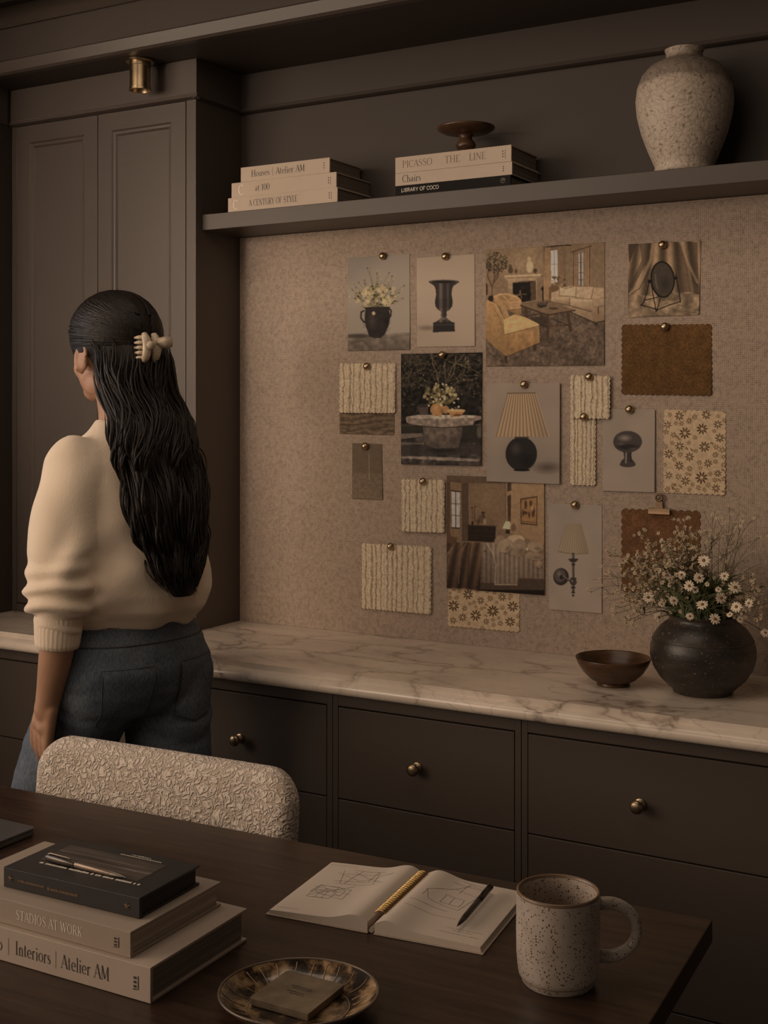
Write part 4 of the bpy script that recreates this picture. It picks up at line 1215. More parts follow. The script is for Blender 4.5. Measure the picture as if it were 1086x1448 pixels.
# rug and floor
p.poly([(42, 850), (120, 640), (330, 560), (700, 520), (1040, 700), (1040, 1090), (42, 1090)], (84, 66, 51)); fl = p.pm([(42, 850), (120, 640), (330, 560), (700, 520), (1040, 700), (1040, 1090), (42, 1090)])
p.noise(.20, 3, fl); p.noise(.14, 8, fl); p.noise(.10, 30, fl)
# fireplace
p.poly([(205, 325), (512, 312), (510, 335), (480, 345), (482, 530), (268, 560), (240, 520), (235, 370), (208, 345)], (146, 117, 86), c2=(112, 88, 64))
p.line([(205, 328), (514, 314)], 9, (164, 134, 100)); p.line([(225, 345), (500, 335)], 4, (88, 66, 47))
p.poly([(275, 385), (440, 372), (470, 375), (472, 525), (360, 545), (275, 470)], (30, 23, 18)); p.poly([(425, 378), (472, 372), (474, 525), (430, 530)], (74, 56, 41))
p.line([(275, 385), (350, 372), (470, 368)], 6, (84, 64, 46))
for (x, y, a_, b_) in ((340, 465, 5, 24), (310, 485, 28, 5), (375, 478, 20, 5), (350, 500, 5, 20)): p.ell(x, y, a_, b_, (110, 84, 58), .8)
p.noise(.25, 5, p.em(360, 450, 85, 80))
# mantel objects
for (x, y, a_, b_, c) in ((258, 280, 26, 32, (66, 48, 33)), (255, 245, 18, 18, (72, 56, 38)), (303, 288, 16, 22, (80, 54, 34)), (466, 284, 19, 24, (62, 42, 28)), (463, 236, 15, 14, (116, 86, 56)), (420, 250, 34, 56, (172, 142, 106)), (415, 195, 18, 40, (160, 132, 98))):
    p.ell(x, y, a_, b_, c, .85, soft=.3)
# tree
r = random.Random(9)
for pts in ([(100, 500), (98, 420), (60, 330)], [(98, 430), (120, 340), (180, 250)], [(100, 400), (150, 330), (160, 230)], [(60, 330), (70, 240)], [(120, 340), (110, 240)]): p.line(pts, 8, (72, 52, 36))
for k in range(230):
    a = r.uniform(0, 2 * PI); q = r.uniform(0, 1) ** .5
    p.ell(130 + 110 * q * math.cos(a), 215 + 85 * q * math.sin(a), r.uniform(5, 11), r.uniform(3, 6), r.choice([(52, 42, 28), (68, 55, 38), (44, 35, 24), (86, 70, 48)]), .85, rot=r.uniform(0, 3))
p.ell(88, 515, 24, 26, (42, 29, 20)); p.poly([(42, 380), (62, 400), (60, 480), (42, 490)], (70, 45, 28))
# plants by the window
for k in range(40): p.ell(r.uniform(600, 720), r.uniform(330, 420), r.uniform(6, 13), r.uniform(5, 10), r.choice([(96, 74, 50), (74, 56, 38), (140, 110, 78)]), .8, rot=r.uniform(0, 3))
p.poly([(580, 420), (660, 408), (660, 470), (600, 520), (580, 520)], (98, 70, 46))
# sofa
p.poly([(600, 470), (650, 450), (690, 420), (760, 410), (940, 415), (1030, 420), (1035, 700), (960, 712), (600, 560)], (150, 122, 92), c2=(120, 94, 68))
for pts, c in (([(668, 415), (720, 432), (805, 410), (800, 500), (668, 490)], (158, 130, 99)), ([(805, 412), (945, 415), (920, 520), (800, 505)], (150, 122, 92)), ([(945, 418), (1030, 425), (1025, 510), (925, 518)], (146, 118, 88))):
    p.poly(pts, c); p.line(pts + [pts[0]], 5, (96, 73, 52), .8)
p.poly([(605, 505), (760, 500), (750, 572), (605, 540)], (156, 128, 96), c2=(112, 86, 62)); p.poly([(755, 515), (930, 525), (930, 622), (750, 575)], (162, 133, 101), c2=(114, 88, 64))
p.line([(752, 512), (750, 572)], 5, (80, 60, 44)); p.line([(605, 542), (750, 574), (930, 625)], 7, (78, 58, 42))
p.poly([(930, 525), (960, 510), (1030, 515), (1030, 700), (958, 712), (935, 690)], (140, 112, 83), c2=(108, 83, 60)); p.line([(960, 585), (1030, 575)], 4, (88, 66, 48)); p.line([(980, 590), (982, 640)], 7, (60, 44, 33))
p.poly([(600, 465), (650, 450), (662, 488), (610, 500)], (146, 117, 88)); p.line([(610, 562), (958, 716), (1032, 700)], 8, (50, 37, 28)); p.poly([(945, 712), (985, 708), (975, 742), (955, 742)], (62, 44, 31))
# round armchair
p.poly([(108, 500), (150, 475), (230, 472), (310, 490), (350, 525), (352, 640), (330, 655), (120, 560)], (152, 114, 74), c2=(118, 86, 55))
p.ell(205, 510, 60, 30, (118, 88, 58), .8, soft=.4); p.line([(112, 500), (160, 478), (240, 476), (330, 512), (340, 540), (250, 548), (228, 520), (190, 492)], 6, (172, 134, 92), .8)
p.poly([(250, 560), (348, 548), (345, 600), (255, 612)], (146, 110, 73)); p.line([(250, 612), (348, 602)], 5, (84, 60, 38))
# coffee table
p.poly([(345, 570), (450, 545), (640, 545), (795, 610), (570, 650), (440, 610)], (104, 80, 58)); p.line([(345, 572), (570, 652), (795, 612)], 12, (62, 44, 31))
for pts in ([(388, 592), (390, 665)], [(572, 650), (570, 832)], [(735, 630), (758, 778)], [(515, 640), (520, 680)]): p.line(pts, 24, (66, 47, 33)); 
for pts in ([(390, 665), (500, 640)], [(600, 680), (740, 735)], [(430, 690), (560, 745), (745, 735)]): p.line(pts, 9, (58, 42, 30))
p.poly([(430, 670), (560, 660), (560, 760), (450, 720)], (52, 39, 29), .7); p.poly([(600, 740), (740, 742), (680, 770), (600, 780)], (88, 65, 46), .8)
p.poly([(478, 560), (575, 545), (560, 580), (520, 594), (490, 585)], (48, 38, 29)); p.ell(525, 558, 45, 12, (74, 58, 44)); p.line([(528, 415), (532, 535)], 10, (38, 27, 20)); p.ell(527, 435, 12, 14, (40, 28, 20))
p.ell(620, 597, 42, 10, (58, 43, 31), .8)
# slipper chair foreground
p.poly([(42, 530), (70, 535), (130, 570), (200, 690), (232, 780), (215, 990), (100, 900), (42, 840)], (146, 108, 68), c2=(118, 86, 53))
p.poly([(165, 545), (215, 580), (258, 690), (230, 712), (190, 660)], (140, 104, 67)); p.line([(60, 532), (130, 565), (200, 690), (228, 785)], 7, (176, 136, 90), .8); p.line([(100, 560), (165, 690), (205, 815)], 4, (100, 72, 45))
p.poly([(200, 690), (290, 645), (380, 668), (498, 725), (500, 745), (240, 818), (205, 810)], (168, 127, 82))
p.poly([(205, 812), (500, 742), (505, 880), (230, 998), (210, 985)], (138, 101, 63), c2=(116, 83, 51)); p.line([(205, 815), (500, 740)], 5, (96, 68, 43)); p.noise(.10, 7, p.pm([(205, 812), (500, 742), (505, 880), (230, 998), (210, 985)]))
p.line([(218, 1000), (222, 1040)], 22, (56, 40, 28)); p.line([(465, 905), (468, 940)], 22, (60, 43, 30)); p.line([(225, 1000), (505, 885)], 8, (54, 40, 30), .7)
p.noise(.07, 4); p.blur(1)
p.make('photo_print', 'large photo print of a living room with fireplace, sofa and low wooden table', 'photo', GP, 0)

# --- oval mirror among drapes
p = Pic(880, 330, 6.03, (52, 92), (672, 62), (45, 718), (655, 695), res=1.25)
p.fill((108, 84, 61), (104, 82, 60))
t = (p.X - 45) / 620; yy = (p.Y - 80) / 620
band = np.sin((t * 9.5 + yy * (1.6 - t * 3.2)) * 2.6 * PI / 2.2)
p.mul(1 + .34 * band * (yy < .72))
p.poly([(50, 92), (130, 88), (60, 260)], (70, 52, 38)); p.poly([(150, 90), (250, 85), (230, 220), (90, 470), (60, 460), (170, 230)], (56, 42, 32), .55)
p.line([(265, 85), (245, 230), (150, 440), (60, 520)], 22, (132, 104, 77), .7); p.line([(245, 300), (150, 470), (80, 515)], 7, (50, 38, 29), .7)
p.poly([(450, 90), (500, 85), (560, 300), (590, 500), (500, 500)], (62, 46, 34), .6); p.poly([(560, 80), (640, 75), (650, 480), (600, 420)], (60, 46, 35), .6); p.line([(500, 80), (560, 250), (640, 420)], 20, (134, 106, 78), .6)
p.line([(650, 80), (645, 250)], 14, (134, 106, 78), .6)
p.poly([(45, 520), (200, 530), (420, 500), (660, 520), (660, 720), (40, 720)], (110, 88, 65)); fm = p.pm([(45, 520), (200, 530), (420, 500), (660, 520), (660, 720), (40, 720)])
p.noise(.28, 12, fm); p.noise(.15, 5, fm)
r = random.Random(2)
for k in range(14):
    x, y = r.uniform(60, 640), r.uniform(540, 700); p.line([(x, y), (x + r.uniform(30, 90), y + r.uniform(-35, 35))], 6, r.choice([(136, 112, 84), (66, 50, 37)]), .6)
p.ell(350, 190, 40, 90, (72, 54, 39), .5, soft=.9)
for pts in ([(238, 400), (215, 500), (188, 585), (162, 612)], [(252, 430), (275, 560), (296, 665)], [(465, 385), (485, 480), (500, 585)], [(296, 655), (400, 612), (500, 580)], [(165, 608), (296, 645)], [(190, 570), (300, 545), (420, 500)], [(300, 660), (330, 550)]): p.line(pts, 8, (28, 20, 16))
p.ell(348, 393, 103, 156, (26, 19, 15), rot=-.09); p.ell(349, 393, 90, 143, (62, 51, 40), rot=-.09); p.ell(370, 430, 60, 90, (44, 36, 29), .7, soft=.9); p.line([(288, 350), (292, 420), (305, 470)], 12, (104, 86, 66), .6)
p.ell(236, 410, 15, 17, (28, 20, 16)); p.ell(462, 380, 13, 15, (28, 20, 16)); p.ell(462, 355, 6, 7, (30, 22, 17))
p.noise(.05, 3); p.blur(1).make('photo_print', 'photo print of an oval table mirror in front of draped cloth, top right', 'photo', GP, 0)

# --- garden table
p = Pic(562, 492, 8.42, (42, 70), (1005, 52), (45, 1385), (1000, 1405), res=1.25)
p.fill((34, 28, 22), (30, 25, 21)); p.noise(.5, 5); p.noise(.4, 14)
r = random.Random(6)
for k in range(120):
    x, y = r.uniform(60, 990), r.uniform(60, 430); pts = [(x, y)]; a = r.uniform(0, 2 * PI)
    for j in range(7): a += r.uniform(-.6, .6); x += 30 * math.cos(a); y += 24 * math.sin(a); pts.append((x, min(y, 460)))
    p.line(pts, r.choice([4, 6, 8]), r.choice([(84, 68, 48), (104, 86, 60), (66, 54, 38), (60, 50, 36)]), .8)
for pts in ([(500, 440), (480, 300), (430, 200), (420, 90)], [(590, 420), (570, 300), (575, 170)], [(610, 410), (680, 290), (700, 100)], [(600, 390), (660, 230), (800, 80)]): p.line(pts, 14, (84, 68, 50), .9)
for k in range(230):
    x, y = r.uniform(50, 995), r.uniform(70, 780); p.ell(x, y, r.uniform(4, 11), r.uniform(3, 8), r.choice([(120, 100, 68), (78, 66, 40), (58, 50, 32), (140, 118, 86), (44, 38, 26)]), .75, rot=r.uniform(0, 3))
p.put(p.em(870, 690, 150, 230, soft=.7), (30, 25, 20), .45); p.put(p.em(140, 700, 150, 200, soft=.7), (30, 25, 20), .4)
# ground
p.poly([(42, 900), (1005, 900), (1005, 1410), (42, 1400)], (56, 47, 40)); gm = (p.Y > 900).astype(float); p.noise(.35, 10, gm); p.noise(.2, 4, gm)
p.poly([(42, 1020), (290, 1015), (320, 1050), (42, 1085)], (112, 94, 78), .8); p.poly([(42, 1120), (330, 1130), (330, 1150), (42, 1145)], (100, 84, 70), .7)
p.poly([(42, 930), (320, 930), (320, 1010), (42, 1010)], (40, 36, 26), .8); p.poly([(780, 930), (1000, 920), (1000, 1130), (780, 1120)], (38, 33, 26), .8); p.ell(980, 1000, 45, 90, (90, 76, 64), .7, soft=.4)
p.poly([(42, 1160), (1000, 1150), (1000, 1260), (42, 1290)], (54, 45, 39), .7); p.ell(540, 1215, 250, 40, (34, 27, 23), .7, soft=.6)
p.poly([(42, 1285), (600, 1300), (980, 1318), (975, 1345), (500, 1335), (42, 1310)], (128, 108, 90), .75); p.noise(.25, 6, (p.Y > 1280).astype(float))
# table
p.poly([(310, 930), (770, 930), (770, 1060), (735, 1180), (640, 1195), (470, 1195), (350, 1160), (325, 1050)], (96, 78, 64), c2=(76, 62, 51)); tm = p.pm([(310, 930), (770, 930), (770, 1060), (735, 1180), (640, 1195), (470, 1195), (350, 1160), (325, 1050)]); p.noise(.15, 6, tm); p.put(tm * np.clip((p.X - 640) / 130, 0, 1), (48, 38, 32), .4)
p.poly([(110, 820), (260, 795), (900, 800), (1000, 812), (1000, 850), (925, 870), (900, 915), (560, 945), (200, 915), (115, 890), (105, 850)], (116, 96, 79)); p.poly([(110, 820), (260, 795), (900, 800), (920, 830), (560, 845), (200, 838)], (152, 130, 108)); p.noise(.18, 5, p.pm([(110, 820), (260, 795), (900, 800), (1000, 812), (925, 870), (900, 915), (560, 945), (200, 915), (105, 850)]))
p.line([(200, 925), (560, 950), (890, 925)], 8, (34, 27, 23))
# pots on the table
p.poly([(240, 685), (380, 665), (370, 790), (280, 800)], (72, 58, 49)); p.ell(310, 690, 66, 18, (50, 40, 34)); 
p.ell(485, 735, 85, 78, (140, 98, 58)); p.ell(460, 720, 50, 50, (166, 122, 78), .7, soft=.8); p.ell(550, 760, 30, 45, (76, 52, 33), .7, soft=.8); p.ell(585, 735, 40, 48, (134, 96, 60))
p.poly([(590, 745), (815, 745), (760, 810), (660, 822)], (146, 98, 56)); p.ell(705, 745, 110, 18, (170, 126, 84)); p.ell(720, 800, 60, 16, (70, 48, 32), .8, soft=.4)
for k in range(120):
    a = r.uniform(0, 2 * PI); q = r.uniform(0, 1) ** .55
    p.ell(515 + 190 * q * math.cos(a), 560 + 115 * q * math.sin(a), r.uniform(14, 30), r.uniform(12, 26), r.choice([(132, 110, 72), (110, 92, 58), (152, 130, 90), (92, 76, 48), (64, 52, 34)]), .8, rot=r.uniform(0, 3), soft=.25)
for (x, y) in ((470, 430), (548, 432), (590, 442), (652, 475), (690, 560), (570, 605), (518, 610), (440, 640), (683, 652), (384, 686), (530, 682), (735, 700), (730, 606), (660, 730)): p.ell(x, y, 15, 15, (182, 156, 122), .9, soft=.4)
p.noise(.08, 3); p.blur(1).make('photo_print', 'dark photo print of a round stone garden table with pots and foliage', 'photo', GP, 1)

# --- table lamp
p = Pic(680, 520, 3.017, (25, 65), (337, 65), (25, 485), (337, 497), res=1.25)
p.fill((124, 104, 86), (118, 99, 81)); p.noise(.03, 30); p.poly([(25, 375), (337, 383), (337, 500), (25, 500)], (114, 96, 79), c2=(122, 103, 86)); p.ell(285, 425, 75, 32, (66, 53, 43), .75, soft=.9); p.ell(60, 330, 60, 200, (138, 118, 98), .3, soft=1)
p.poly([(118, 110), (232, 108), (286, 290), (180, 297), (68, 292)], (140, 112, 82)); lm_ = p.pm([(118, 110), (232, 108), (286, 290), (180, 297), (68, 292)])
for k in range(14):
    t = k / 13.0; p.line([(118 + 114 * t, 112), (68 + 218 * t, 294)], 4, (98, 74, 52), .85); p.line([(118 + 114 * t + 3, 112), (68 + 218 * t + 5, 294)], 3, (164, 134, 100), .6)
p.put(lm_ * np.clip((p.X - 200) / 90, 0, 1), (92, 70, 50), .35); p.line([(115, 110), (234, 108)], 4, (84, 64, 46))
p.ell(175, 367, 67, 72, (38, 32, 28)); p.ell(152, 345, 30, 34, (78, 66, 56), .6, soft=.9); p.ell(200, 395, 40, 40, (22, 18, 16), .6, soft=.9); p.line([(150, 297), (205, 297)], 6, (64, 50, 40)); p.ell(178, 436, 36, 5, (26, 20, 17))
p.blur(1).make('photo_print', 'photo print of a table lamp with pleated shade and round black base', 'photo', GP, 2)

# --- cabinet knob
p = Pic(680, 520, 3.017, (520, 175), (743, 180), (520, 525), (742, 532), res=1.25)
p.fill((124, 105, 87), (128, 108, 90)); p.noise(.03, 30); p.ell(625, 400, 80, 60, (112, 94, 78), .4, soft=1)
p.poly([(608, 355), (646, 355), (640, 385), (655, 400), (662, 412), (595, 412), (600, 398), (614, 385)], (54, 45, 39)); p.ell(628, 412, 34, 12, (60, 50, 43)); p.line([(622, 360), (620, 405)], 6, (138, 120, 104), .7); p.line([(640, 362), (644, 400)], 4, (28, 22, 19))
p.ell(627, 316, 61, 46, (62, 52, 45)); p.ell(615, 300, 36, 18, (132, 114, 98), .75, soft=.9); p.ell(627, 338, 56, 16, (28, 23, 20), .7, soft=.6); p.ell(600, 325, 20, 8, (100, 84, 72), .5, soft=.8); p.ell(650, 345, 24, 6, (100, 84, 72), .5, soft=.8)
p.blur(1).make('photo_print', 'photo print of a single metal cabinet knob on pale paper', 'photo', GP, 1)

# --- wall sconce
p = Pic(740, 680, 3.62, (127, 115), (403, 128), (133, 658), (403, 678), res=1.25)
p.fill((126, 107, 90), (130, 110, 92)); p.noise(.03, 30)
p.poly([(222, 220), (296, 222), (334, 370), (258, 374), (180, 360)], (134, 112, 87)); sm_ = p.pm([(222, 220), (296, 222), (334, 370), (258, 374), (180, 360)])
for k in range(12):
    t = k / 11.0; p.line([(222 + 74 * t, 222), (180 + 154 * t, 364 + 6 * math.sin(t * PI))], 3, (100, 80, 60), .7)
p.put(sm_ * np.clip((p.X - 265) / 80, 0, 1), (92, 74, 57), .4); p.line([(180, 362), (258, 375), (334, 371)], 4, (90, 70, 52), .7)
p.ell(195, 490, 40, 44, (48, 40, 35)); p.ell(190, 484, 30, 34, (74, 62, 54)); p.ell(186, 476, 16, 18, (112, 96, 82), .7, soft=.8); p.ell(198, 492, 10, 11, (40, 33, 29))
p.line([(205, 488), (235, 508), (255, 518)], 9, (60, 50, 43)); p.line([(205, 485), (235, 505)], 3, (120, 102, 86))
p.line([(257, 374), (258, 560)], 13, (66, 55, 47)); p.line([(254, 376), (254, 555)], 3, (128, 110, 92), .7)
for (y, w_) in ((403, 26), (410, 18), (428, 10), (500, 17), (518, 19), (545, 12), (570, 10), (585, 6)): p.ell(258, y, w_, 6, (50, 42, 36))
p.ell(258, 517, 17, 18, (58, 48, 42)); p.ell(253, 512, 6, 6, (126, 108, 92), .8, soft=.5)
p.blur(1).make('photo_print', 'photo print of a brass wall sconce with pleated shade, left of the flowers', 'photo', GP, 0)

# --- bedroom
p = Pic(626, 666, 7.24, (42, 45), (1040, 78), (40, 1200), (1042, 1272), res=1.25)
p.fill((100, 77, 56), (110, 84, 60)); p.ell(480, 300, 300, 260, (124, 96, 68), .5, soft=.9)
p.poly([(42, 45), (1040, 78), (1040, 130), (250, 130), (42, 100)], (84, 64, 47)); p.line([(42, 100), (270, 130)], 5, (66, 49, 36))
p.poly([(655, 125), (1040, 130), (1040, 760), (720, 640), (655, 600)], (132, 102, 72), c2=(124, 94, 66)); p.line([(655, 125), (657, 600)], 5, (84, 62, 44)); p.poly([(670, 125), (712, 125), (712, 205), (670, 215)], (70, 52, 38)); p.poly([(672, 260), (708, 245), (708, 540), (675, 520)], (66, 47, 33)); p.line([(715, 130), (715, 560)], 7, (140, 110, 80))
p.poly([(42, 110), (200, 130), (200, 720), (42, 720)], (108, 82, 58)); p.poly([(95, 205), (185, 212), (180, 585), (100, 580)], (150, 136, 122)); p.line([(92, 205), (188, 215)], 12, (44, 33, 26)); p.line([(138, 210), (140, 582)], 8, (48, 37, 30)); p.line([(97, 582), (178, 586)], 12, (46, 35, 28))
for y in (335, 455): p.line([(95, y), (184, y + 5)], 6, (58, 45, 36))
p.poly([(42, 110), (82, 115), (80, 640), (42, 640)], (76, 56, 40)); p.poly([(200, 130), (270, 125), (275, 720), (205, 720)], (70, 53, 39))
for x in (215, 235, 255): p.line([(x, 130), (x - 2, 720)], 6, (96, 74, 54), .7)
p.poly([(42, 590), (70, 580), (90, 670), (155, 680), (150, 730), (42, 830)], (82, 58, 41)); p.poly([(42, 735), (100, 740), (80, 800), (42, 850)], (62, 45, 33))
p.poly([(272, 550), (555, 565), (552, 730), (272, 718)], (42, 31, 24)); p.line([(268, 552), (558, 566)], 9, (70, 53, 40)); 
for y in (610, 660): p.line([(280, y), (548, y + 8)], 3, (66, 51, 39), .8)
p.ell(315, 535, 12, 20, (40, 29, 22)); p.line([(312, 390), (314, 520)], 8, (80, 61, 45)); p.line([(335, 380), (337, 520)], 9, (70, 53, 39)); p.ell(310, 378, 12, 12, (72, 50, 34)); p.ell(345, 368, 12, 12, (84, 58, 38))
for (x, y, a_, b_, c) in ((410, 490, 48, 50, (84, 62, 44)), (425, 430, 24, 14, (52, 38, 28)), (442, 520, 18, 36, (134, 106, 77)), (490, 515, 34, 42, (100, 76, 54)), (375, 520, 22, 30, (72, 53, 38)), (430, 458, 14, 30, (66, 49, 35))): p.ell(x, y, a_, b_, c, .9, soft=.25)
p.ell(690, 560, 120, 100, (156, 124, 88), .4, soft=1); p.poly([(655, 515), (695, 518), (728, 600), (620, 590)], (176, 146, 110)); p.poly([(660, 600), (700, 600), (695, 645), (650, 640)], (48, 35, 26)); p.ell(730, 580, 36, 50, (80, 60, 42), .7, soft=.4)
# picture on the wall : plain abstract panel
p.poly([(800, 285), (970, 258), (968, 560), (805, 542)], (66, 47, 33)); p.poly([(810, 297), (962, 272), (960, 545), (815, 530)], (128, 92, 58)); r = random.Random(12)
for (x, y, a_, b_) in ((855, 350, 16, 55), (905, 335, 18, 40), (935, 420, 12, 60), (850, 430, 30, 22), (828, 430, 10, 45), (890, 450, 12, 40), (925, 440, 14, 45)): p.ell(x, y, a_, b_, (62, 40, 26), .8, soft=.35)
p.ell(920, 380, 16, 40, (152, 116, 78), .7, soft=.4); p.line([(812, 515), (962, 528)], 6, (70, 48, 32))
# bed
p.poly([(60, 860), (140, 740), (200, 724), (560, 735), (860, 880), (1030, 930), (1040, 1100), (780, 1100), (770, 1165), (545, 1165), (40, 1190), (40, 900)], (104, 84, 66))
p.poly([(500, 735), (640, 735), (960, 900), (1035, 980), (1035, 1100), (780, 1090), (770, 900)], (118, 96, 75), c2=(96, 77, 60))
p.poly([(400, 735), (500, 735), (560, 850), (560, 1140), (400, 1140), (415, 850)], (112, 92, 73), c2=(86, 69, 55)); p.poly([(455, 735), (530, 740), (640, 850), (770, 905), (778, 1165), (545, 1165), (550, 900)], (122, 100, 79), c2=(100, 80, 63))
bm_ = p.pm([(400, 735), (560, 735), (960, 900), (1035, 1100), (545, 1165), (400, 1140)]); p.mul(1 + .12 * np.sin(p.X / 7.5), bm_); p.line([(460, 740), (530, 850), (555, 960), (548, 1160)], 7, (152, 128, 102)); p.line([(548, 1160), (775, 1162)], 6, (146, 122, 97)); p.line([(890, 905), (893, 1085)], 5, (78, 60, 46)); p.line([(970, 930), (975, 1085)], 5, (78, 60, 46))
p.poly([(42, 900), (60, 850), (150, 730), (400, 732), (412, 850), (395, 1225), (250, 1200), (42, 1195)], (84, 62, 45), c2=(54, 39, 29)); tm = p.pm([(42, 900), (60, 850), (150, 730), (400, 732), (412, 850), (395, 1225), (42, 1195)])
p.mul(1 + .25 * np.sin(p.X / 17 + p.Y / 90), tm); p.line([(250, 740), (190, 850), (170, 1150)], 9, (118, 92, 70), .6); p.line([(300, 740), (275, 900), (265, 1180)], 9, (40, 29, 22), .7); p.line([(235, 735), (120, 860), (60, 1000)], 9, (44, 32, 24), .6)
p.poly([(400, 1140), (545, 1145), (545, 1168), (775, 1168), (780, 1090), (1040, 1100), (1040, 1215), (395, 1215)], (66, 50, 38)); p.poly([(395, 1212), (1040, 1215), (1042, 1275), (395, 1225)], (30, 22, 17)); p.line([(780, 1092), (1038, 1102)], 5, (96, 75, 57))
for (cx_, cy_, a_, b_, rt, c) in ((760, 700, 90, 48, .1, (150, 122, 93)), (590, 705, 62, 42, -.8, (116, 93, 72)), (950, 775, 85, 55, .2, (128, 104, 80)), (945, 870, 95, 45, .15, (118, 95, 73)), (650, 765, 84, 72, -.5, (132, 108, 83)), (790, 785, 74, 96, .15, (120, 97, 75)), (990, 950, 30, 40, 0, (124, 98, 74))):
    p.ell(cx_ + 8, cy_ + 10, a_, b_, (48, 36, 27), .7, rot=rt, soft=.3); p.ell(cx_, cy_, a_, b_, c, 1, rot=rt, soft=.08); p.ell(cx_ - a_ * .2, cy_ - b_ * .25, a_ * .7, b_ * .6, (150, 122, 94), .3, rot=rt, soft=1); p.ell(cx_ + a_ * .35, cy_ + b_ * .4, a_ * .6, b_ * .5, (66, 50, 38), .5, rot=rt, soft=1)
p.ell(870, 800, 14, 20, (168, 140, 108), .9, soft=.5); p.ell(443, 822, 7, 7, (46, 34, 26))
p.noise(.06, 4); p.blur(1).make('photo_print', 'photo print of a bedroom with striped bedding and dark chest of drawers', 'photo', GP, 1)

# --- small plain samples
p = Pic(460, 490, 4.525, (92, 400), (442, 402), (92, 560), (442, 568)); p.fill((84, 66, 49), (90, 71, 53)); p.noise(.12, 3)
p.mul(1 + .12 * np.sin(p.Y / 5.5 + 2 * vnoise(p.h, p.w, 40) * 4))
r = random.Random(1)
for k in range(40): x, y = r.uniform(95, 430), r.uniform(425, 560); p.line([(x, y), (x + r.uniform(8, 60), y + r.uniform(-5, 5))], 3, (56, 43, 32), .7)
p.make('wood_sample', 'brown grained veneer sample peeking out below the left ribbed swatch', 'sample', None, 0, mat=cloth, curl=0)
p = Pic(460, 490, 4.525, (173, 618), (362, 625), (173, 972), (367, 980)); p.fill((92, 74, 56), (98, 79, 60)); p.noise(.10, 3); p.poly([(173, 618), (365, 620), (365, 810), (173, 810)], (84, 66, 50), .6); p.line([(280, 690), (282, 850)], 4, (140, 120, 96), .6)
p.make('fabric_swatch', 'narrow plain taupe swatch hanging below the veneer sample', 'swatch', GS, 0, mat=cloth, pink=.0006, pitch=.006)

# --- ribbed cream swatches (real pleats)
def ribbed(zx, zy, sc, tl, tr_, bl, br, label, nr, layer, seed, group=GS, cc=(157, 131, 102)):
    p = Pic(zx, zy, sc, tl, tr_, bl, br, res=1.7)
    rs = np.random.RandomState(seed)
    cen = (np.arange(nr) + .5 + rs.uniform(-.18, .18, nr)) / nr
    wd = rs.uniform(.16, .30, nr) / nr
    def prof(U, wob):
        h = np.zeros_like(U); g = np.ones_like(U)
        for c_, w_ in zip(cen, wd):
            d = (U + wob - c_) / w_
            h += np.exp(-(d / .62) ** 2) * .0013 + np.exp(-(d / 1.6) ** 2) * .0005
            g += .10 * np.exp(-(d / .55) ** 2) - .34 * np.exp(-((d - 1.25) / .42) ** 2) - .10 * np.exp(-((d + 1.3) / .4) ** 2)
        return h, g
    wobr = (vnoise(p.h, p.w, 10 * p.ss) - .5) * .35 / nr
    p.fill(cc); h, g = prof(p.U, wobr); 
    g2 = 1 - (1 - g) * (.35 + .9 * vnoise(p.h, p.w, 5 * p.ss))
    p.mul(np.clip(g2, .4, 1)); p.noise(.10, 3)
    def rel_(U, V, H, W):
        wb = wobr.reshape(H, p.ss, W, p.ss).mean((1, 3)); h, _ = prof(U, wb)
        return h * (.75 + .5 * vnoise(H, W, 5))
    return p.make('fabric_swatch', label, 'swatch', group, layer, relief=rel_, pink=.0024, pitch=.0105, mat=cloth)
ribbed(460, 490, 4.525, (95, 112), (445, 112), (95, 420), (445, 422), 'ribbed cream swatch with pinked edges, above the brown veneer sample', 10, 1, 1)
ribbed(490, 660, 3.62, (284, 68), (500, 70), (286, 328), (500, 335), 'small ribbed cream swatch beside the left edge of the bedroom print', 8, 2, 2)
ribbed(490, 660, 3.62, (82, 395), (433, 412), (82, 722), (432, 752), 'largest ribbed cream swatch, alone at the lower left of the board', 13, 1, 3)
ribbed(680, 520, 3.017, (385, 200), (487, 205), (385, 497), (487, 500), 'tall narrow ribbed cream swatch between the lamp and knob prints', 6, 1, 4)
ribbed(680, 520, 3.017, (385, 35), (548, 38), (385, 213), (548, 215), 'short ribbed cream swatch pinned over the top of the tall narrow one', 7, 3, 5)

